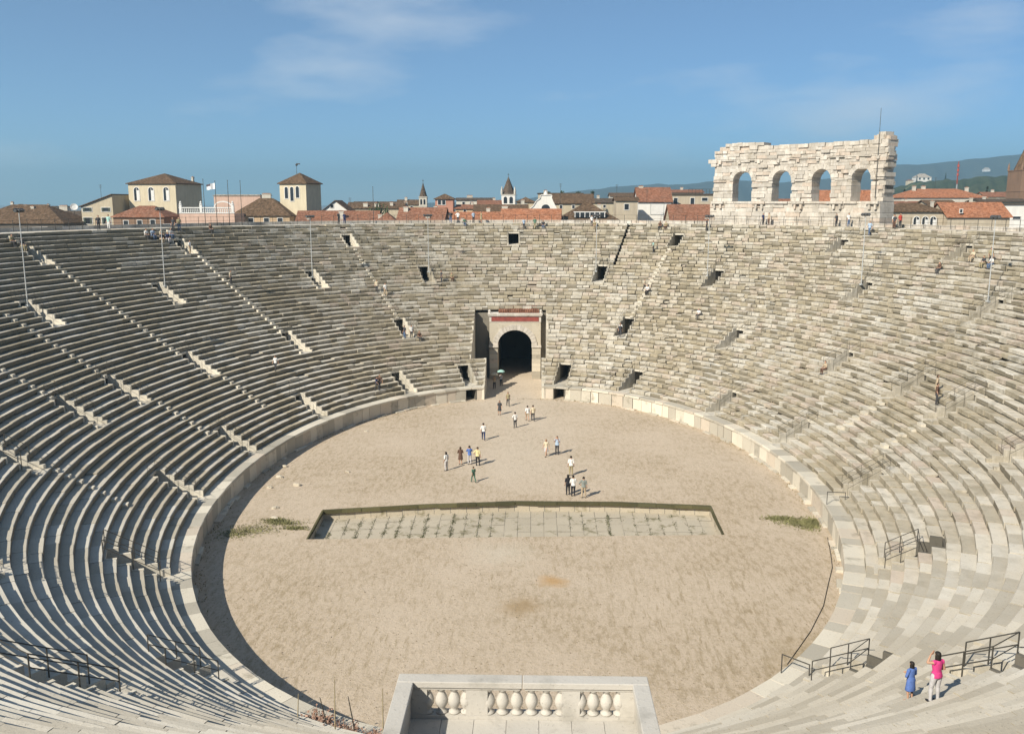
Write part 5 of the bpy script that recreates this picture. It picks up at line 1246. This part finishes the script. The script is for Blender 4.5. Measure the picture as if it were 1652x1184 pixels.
# weather vane on the lookout tower
o = tagged('weather_vane', 'dark weather vane on top of the square lookout tower', 'weather vane', (-60.2, 166.4, 30.6)); mb = MB(); mb.tube((0, 0, 0), (0, 0, 2.6), .06, .04, 6); mb.build('rod', IRON, o)
mb = MB(); mb.lathe([(.02, 2.15), (.3, 2.35), (.34, 2.5), (.2, 2.7), (.02, 2.85)], (.05, 0, 0), 10); mb.box(.1, .95, -.03, .03, 2.55, 2.85); mb.build('vane', IRON, o)
# terrace with white balustrade
o = tagged('terrace', 'pink brick terrace with a white balustrade between the villa and the brown roofs', 'terrace', (-78.3, 150, 0))
mb = MB(); mb.box(-6.75, 6.7, 0, 8, -.2, 20.9); mb.build('wall', W['pink'], o)
mb = MB(); mb.box(-6.8, 6.75, -.1, .3, 20.91, 21.15); mb.box(-6.8, 6.75, -.1, .3, 22.15, 22.4); mb.build('rail', FRAMEW, o)
for x in (-6.4, -1.4, 6.35):
    mb = MB(); mb.box(x-.3, x+.3, -.15, .4, 21.151, 23.0); mb.lathe([(.35, 23.0), (.38, 23.15), (.2, 23.3), (.3, 23.55), (.05, 23.9)], (x, .1, 0), 8); mb.build('pedestal', FRAMEW, o)
for i in range(26):
    x = -5.9+i*.465
    if abs(x+1.4) < .45: continue
    mb = MB(); mb.lathe([(.12, 21.15), (.07, 21.3), (.15, 21.55), (.07, 21.95), (.12, 22.15)], (x, .1, 0), 8); mb.build('baluster', FRAMEW, o)
mb = MB()
for i in range(10):
    a0, a1 = math.pi*i/10, math.pi*(i+1)/10; mb.prism([(3.0+2.0*math.cos(a1), 22.4+1.2*math.sin(a1)), (3.0+2.0*math.cos(a0), 22.4+1.2*math.sin(a0)), (3.0+2.3*math.cos(a0), 22.4+1.5*math.sin(a0)), (3.0+2.3*math.cos(a1), 22.4+1.5*math.sin(a1))], 3, 3.3)
mb.build('arched_trellis', FRAMEW, o)
o = tagged('satellite_dish', 'white satellite dish on the dark roofs at the left', 'dish', (-119, 166, 21.0)); mb = MB(); mb.tube((0, 0, -1), (0, 0, 1.2), .07, seg=6); mb.build('mast', IRON, o)
mb = MB(); M = Matrix.Translation((.1, -.1, 1.3)) @ Matrix.Rotation(R(60), 4, 'X') @ Matrix.Rotation(R(25), 4, 'Y')
mb.lathe([(.1, 0), (.5, .05), (.8, .16), (.95, .26), (.93, .29), (.5, .12)], (0, 0, 0), 14); mb.v = [tuple(M @ Vector(v)) for v in mb.v]; mb.build('reflector', FRAMEW, o)
# bell towers with pointed roofs
def bell_tower(lab, x, y, wd, z0, z1, zt, wm, rm, fin):
    o = tagged('bell_tower', lab, 'bell tower', (x, y, 0)); h = wd/2
    mb = MB(); mb.box(-h, h, -h, h, -.2, z1); mb.build('shaft', W[wm], o)
    mb = MB(); mb.box(-h-.15, h+.15, -h-.15, h+.15, z1+.002, z1+.3); mb.box(-h-.12, h+.12, -h-.12, h+.12, z0-.3, z0); mb.build('cornice', W['pale' if wm != 'brick' else 'brick'], o)
    mb = MB(); mb.lathe([(h*1.06, z1+.3), (h*.56, z1+.3+(zt-z1)*.45), (.04, zt)], (0, 0, 0), 8); mb.build('spire', RF[rm], o)
    mb = MB(); mb.tube((0, 0, zt-.1), (0, 0, zt+1.1), .06, seg=5); mb.box(-.3, .3, -.05, .05, zt+.55, zt+.68); mb.build('cross', IRON, o)
    for s in (-1, 1):
        mb = MB(); u = s*h*.42; hx = h*.26; zb = z0+.25; zs = z1-.5-hx
        mb.prism([(u-hx, zb), (u+hx, zb)]+[(u+hx*math.cos(a), zs+hx*math.sin(a)) for a in np.linspace(0, math.pi, 8)], -h-.02, -h+.1); mb.build('belfry_opening', GLASS, o)
    if fin:
        for a in (-1, 1):
            for b in (-1, 1):
                mb = MB(); mb.lathe([(.35, z1+.3), (.38, z1+1.4), (.02, z1+3.0)], (a*(h-.1), b*(h-.1), 0), 6); mb.build('pinnacle', W['pale' if wm != 'brick' else 'brick'], o)
bell_tower('small bell tower with a narrow dark spire beside the pink turret house', -36.4, 240, 2.6, 22.6, 25.2, 30.2, 'pale', 'roofdark', False)
bell_tower('bell tower with pale belfry and larger dark spire left of the church front', -7.5, 240, 4.6, 23.0, 26.0, 32.2, 'white', 'roofdark', True)
bell_tower('tall brown brick bell tower cut off by the right edge of the picture', 170.6, 250, 9.2, 27.5, 34.2, 47, 'brick', 'roofbrown', True)
# baroque church front
o = tagged('church_front', 'white curved baroque church front among the orange roofs', 'church', (4.2, 170, 0))
pf = [(-4.6, -.2), (4.9, -.2), (4.9, 18.6), (4.3, 19.0), (3.4, 20.4), (2.6, 22.2), (1.8, 23.7), (1.4, 24.7), (1.5, 25.4), (-1.3, 25.4), (-1.4, 24.6), (-2.4, 23.9), (-3.2, 22.6), (-4.4, 21.6), (-4.6, 21.0)]
mb = MB(); mb.prism(pf, 0, .9); mb.build('gable_wall', W['white'], o)
mb = MB()
for a, b in zip(pf[2:], pf[3:]):
    d = Vector((b[0]-a[0], 0, b[1]-a[1])); n = Vector((d.z, 0, -d.x)).normalized()*-.22 if False else Vector((d.z, 0, -d.x)).normalized()*.2
    mb.quad((a[0], -.2, a[1]), (b[0], -.2, b[1]), (b[0]+n.x, -.2, b[1]+n.z), (a[0]+n.x, -.2, a[1]+n.z)); mb.quad((a[0]+n.x, -.2, a[1]+n.z), (b[0]+n.x, -.2, b[1]+n.z), (b[0]+n.x, 1.0, b[1]+n.z), (a[0]+n.x, 1.0, a[1]+n.z)); mb.quad((a[0], -.2, a[1]), (a[0], 0, a[1]), (b[0], 0, b[1]), (b[0], -.2, b[1]))
mb.build('moulding', W['white'], o)
mb = MB(); mb.lathe([(.5, 25.4), (.55, 25.8), (.3, 26.0), (.25, 26.4), (.02, 26.6)], (0, .4, 0), 8); mb.build('finial', W['white'], o)
mb = MB(); mb.prism([(1.15*math.cos(a), 21.9+1.15*math.sin(a)) for a in np.linspace(0, 2*math.pi, 16, endpoint=False)], -.03, .1); mb.build('round_window', GLASS, o)
mb = MB(); mb.prism([(-4.5, 18), (4.8, 18), (.2, 24)], .92, 16); mb.build('roof', RF['roofred'], o)
# skylights on the wide red brown roof
o = tagged('skylight_row', 'long white framed skylight row on the wide red brown roof', 'skylight', (14.6, 152.2, 20.6)); mb = MB(); mb.box(-3.6, 3.8, 0, 1.6, -.6, .55); mb.build('glazing', GLASS, o)
mb = MB(); mb.box(-3.8, 4.0, -.1, 1.9, .552, .75)
for i in range(7): mb.box(-3.6+i*1.2, -3.42+i*1.2, -.08, -.002, -.6, .55)
mb.build('frame', FRAMEW, o)
# roof terrace railing
o = tagged('terrace_railing', 'thin dark railing on the flat topped beige house', 'railing', (44.1, 180.2, 25.8))
for i in range(8):
    mb = MB(); mb.tube((-1+i*.95, 0, 0), (-1+i*.95, 0, 1.3), .05, seg=5); mb.build('post', IRON, o)
mb = MB(); mb.box(-1, 5.7, -.04, .04, 1.25, 1.33); mb.box(-1, 5.7, -.04, .04, .7, .76); mb.build('bar', IRON, o)
# television aerials
for i, (x, y, z, h, lab) in enumerate(((-44.5, 156, 21.3, 3.4, 'thin television aerial above the terracotta roofs left of the narrow spire'), (-4, 191, 22.6, 3.2, 'thin television aerial beside the larger spire'), (8.2, 176, 24, 4.6, 'tall thin television aerial left of the white church front'), (24.6, 191, 25, 3.6, 'television aerial on the brown roofed hall'), (138, 247, 28, 4, 'television aerial above the long orange palace'), (-112, 167, 25.2, 3, 'television aerial above the cream house'), (29.8, 163.5, 24.4, 2.6, 'small television aerial left of the white gable house'))):
    o = empty('aerial', (x, y, z), random.uniform(-.6, .6), lab, 'aerial', 'television aerials on the roofs'); mb = MB(); mb.tube((0, 0, -.6), (0, 0, h), .04, seg=5); mb.build('mast', IRON, o)
    mb = MB()
    for k in range(4): mb.tube((-.5+.05*k, 0, h-.12-.28*k), (.5-.05*k, 0, h-.12-.28*k), .025, seg=4)
    mb.build('element', IRON, o)
# red and white mast
o = tagged('radio_mast', 'red and white lattice mast in front of the right hand hill', 'mast', (169.4, 300, 0)); REDP = plain('red_mast_paint', (0.36, 0.09, 0.07), .6, .1)
for k in range(9):
    mb = MB(); z0, z1 = k*4.4, k*4.4+4.4; r0, r1 = .55-.045*k, .55-.045*(k+1)
    for a in range(4):
        c, s, c2, s2 = math.cos(a*math.pi/2), math.sin(a*math.pi/2), math.cos((a+1)*math.pi/2), math.sin((a+1)*math.pi/2)
        mb.tube((r0*c, r0*s, z0), (r1*c, r1*s, z1), .055, seg=5); mb.tube((r0*c, r0*s, z0), (r1*c2, r1*s2, z1), .03, seg=4); mb.tube((r0*c2, r0*s2, z0), (r1*c, r1*s, z1), .03, seg=4)
    mb.build('section', REDP if k > 6 or k == 5 else STEEL, o)
mb = MB()
for k in range(3): mb.lathe([(.42, 34+k*1.7), (.42, 35.0+k*1.7)], (0, 0, 0), 10)
mb.build('antenna', REDP, o)

# ------------------------------------------------------------------ hills
def hill_mat(name, a, b_, houses):
    m, t, b = mat(name, 1.0, 0.0)
    P = geo_pos(t); n = noise(t, .02, 6, .7, vec=P); f = noise(t, .10, 4, .75, vec=P)
    c = mixc(t, ramp(t, n, [(.40, 0), (.60, 1)]), a, b_); c = mixc(t, ramp(t, f, [(.48, 0), (.62, .7)]), c, tuple(x*.45 for x in a))
    if houses: c = mixc(t, ramp(t, noise(t, .012, 5, .6, vec=P), [(.60, 0), (.66, .6)]), c, (.20, .21, .09))
    t.links.new(c, b.inputs['Base Color']); bump(t, b, f, .8, 6.0); return m
HF = hill_mat('far_hill_woods', (0.06, 0.08, 0.07), (0.09, 0.105, 0.085), False); HN = hill_mat('near_hill_woods', (0.05, 0.07, 0.03), (0.085, 0.095, 0.045), True)  # far woods tinted bluish, part of the haze put into their colour
def ridge(name, line, m, depth_f, depth_b, rough, nx_=240, ny_=26, seed=0):
    """line of (x, y, z) crest points; a hill falling off in front and behind"""
    L = np.array(line, float); rg = np.random.default_rng(seed); u = np.linspace(0, 1, nx_); q = np.linspace(0, 1, len(L))
    cx, cy, cz = (np.interp(u, q, L[:, i]) for i in range(3))
    cz = cz+sum(rough*a*np.sin(u*f+p) for a, f, p in zip((1, .6, .4, .3), (23, 57, 111, 190), rg.uniform(0, 6, 4)))
    mb = MB()
    for j in range(ny_):
        v = -1+2*j/(ny_-1)
        for i in range(nx_):
            s = math.cos(v*math.pi/2)**1.15; off = v*(depth_f if v < 0 else depth_b)
            w_ = .10*math.sin(i*.23+v*4)+.08*math.sin(i*.71+v*9+seed)
            z = cz[i]*max(0, s*(1+w_*(1-s)*1.6))-3
            r = math.hypot(cx[i], cy[i]+70); mb.v.append((float(cx[i]+off*cx[i]/r), float(cy[i]+off*(cy[i]+70)/r), float(z)))
    for j in range(ny_-1):
        for i in range(nx_-1):
            n = j*nx_+i; mb.f.append((n, n+1, n+nx_+1, n+nx_)); mb.tone.append(.5)
    mb.build(name, m, kind='structure', smooth=True)
ridge('far_hills', [(-900, 4500, 6), (-33, 4500, 48), (212, 4500, 84), (381, 4500, 106), (610, 4500, 118), (763, 4500, 114), (884, 4500, 131), (1036, 4500, 136), (1218, 4500, 128), (1430, 4500, 140), (1640, 4500, 172), (1757, 4500, 210), (1937, 4500, 214), (2115, 4500, 232), (2388, 4500, 256), (2900, 4500, 270), (3300, 4400, 250)], HF, 1500, 1800, 2.2, seed=3)
ridge('near_hill', [(420, 1500, 20), (520, 1500, 36), (600, 1500, 52), (668, 1500, 62), (730, 1500, 68), (824, 1500, 71), (980, 1500, 78), (1150, 1450, 70)], HN, 650, 900, 1.6, seed=5)

# ------------------------------------------------------------------ trees
BARK = plain('bark', (0.06, 0.045, 0.03), .95, .4, 4)
LEAF = [plain('dark_leaves', (0.028, 0.045, 0.016), .85, .5, .5), plain('mid_leaves', (0.05, 0.075, 0.025), .85, .5, .5)]
def tree_template(kind):
    root = empty('tree'); mb = MB(); h = 9.0
    mb.tube((0, 0, -.2), (.1, 0, h*.5), .32, .2, 8)
    cl = []
    if kind == 'round':
        for i in range(9):
            a = random.uniform(0, 6.28); e = Vector((2.6*math.cos(a)*random.uniform(.3, 1), 2.6*math.sin(a)*random.uniform(.3, 1), h*random.uniform(.55, .95))); mb.tube((.1, 0, h*random.uniform(.3, .5)), e, .12, .04, 6); cl.append((e, random.uniform(1.0, 1.7)))
        cl += [(Vector((0, 0, h*.8)), 1.8), (Vector((.2, .1, h)), 1.2)]
    else:
        mb.tube((.1, 0, h*.5), (0, 0, h*1.25), .2, .03, 6)
        for i in range(16):
            f = i/15; cl.append((Vector((random.gauss(0, .18), random.gauss(0, .18), h*(.12+1.15*f))), max(.25, .95*(1-f**1.6))))
    mb.build('trunk', BARK, root)
    lb = MB()
    for c, r in cl:
        for _ in range(170):
            d = Vector((random.gauss(0, 1), random.gauss(0, 1), random.gauss(0, .8))).normalized()*r*random.random()**.4; p = c+d; s = random.uniform(.12, .3)
            u = Vector((random.gauss(0, 1), random.gauss(0, 1), random.gauss(0, 1))).normalized()*s; v = u.orthogonal().normalized()*s*.7; lb.quad(p-u, p+v, p+u, p-v)
    lb.build('crown', LEAF[0 if kind != 'round' else 1], root); return root
TT_ = {}
TR = [('round', 5.5, 208, 24.5, .20, .24, 'small dark roof garden tree, leftmost of the row behind the church front'), ('round', 9.5, 209, 24.5, .24, .26, 'small dark roof garden tree, second from the left behind the church'), ('round', 14.5, 208, 24.5, .22, .24, 'small dark roof garden tree, third from the left behind the church'), ('round', 19, 209, 24.5, .25, .25, 'small dark roof garden tree, rightmost of the row behind the church'),
      ('round', 129, 270, -.1, 1.3, 2.6, 'leafy tree just right of the arcade beyond the palace roof'), ('round', 150, 330, -.1, 1.7, 2.75, 'leafy tree between the palace and the red mast'), ('round', 181, 330, -.1, 1.8, 2.75, 'leafy tree right of the red mast'), ('round', 205, 340, -.1, 1.8, 2.8, 'leafy tree left of the brick bell tower'),
      ('cypress', 189, 400, -.1, 1.4, 2.6, 'slender dark cypress in front of the hill, left one'), ('cypress', 240, 420, -.1, 1.5, 2.75, 'slender dark cypress in front of the hill, right one'), ('round', 268, 560, -.1, 2.6, 2.9, 'broad tree on the lower slope below the white villa, left one'), ('round', 302, 600, -.1, 2.8, 2.9, 'broad tree on the lower slope below the white villa, right one'),
      ('cypress', 622, 1440, 50, 1.6, 1.5, 'slender cypress left of the white hillside villa'), ('cypress', 668, 1440, 54, 1.6, 1.5, 'slender cypress right of the white hillside villa'),
      ('round', -119.5, 190, -.1, 1.0, 2.3, 'small tree showing between the far left roofs'), ('round', -46, 205, -.1, 1.0, 2.35, 'small tree showing behind the white gabled house')]
for kind, x, y, z, s, sz, lab in TR:
    if kind not in TT_: o = TT_[kind] = tree_template(kind)
    else: o = copy_tree(TT_[kind])
    o.location = (x, y, z); o.scale = (s, s, sz); o.rotation_euler = (0, 0, random.uniform(0, 6)); tag(o, lab, 'tree')

# ------------------------------------------------------------------ air between here and the hills
hz, t, b = mat('haze_air'); t.nodes.remove(b)
pv = t.nodes.new('ShaderNodeVolumePrincipled'); pv.inputs['Color'].default_value = (0.48, 0.80, 1.0, 1); pv.inputs['Density'].default_value = HAZE = 0.00024; pv.inputs['Anisotropy'].default_value = 0.2
t.links.new(pv.outputs[0], t.nodes['Material Output'].inputs['Volume'])
mb = MB(); mb.box(-9100, 9100, -9100, 9100, -4, 330); mb.build('haze', hz, kind='stuff', label='thin blue summer haze in the air', cat='haze')
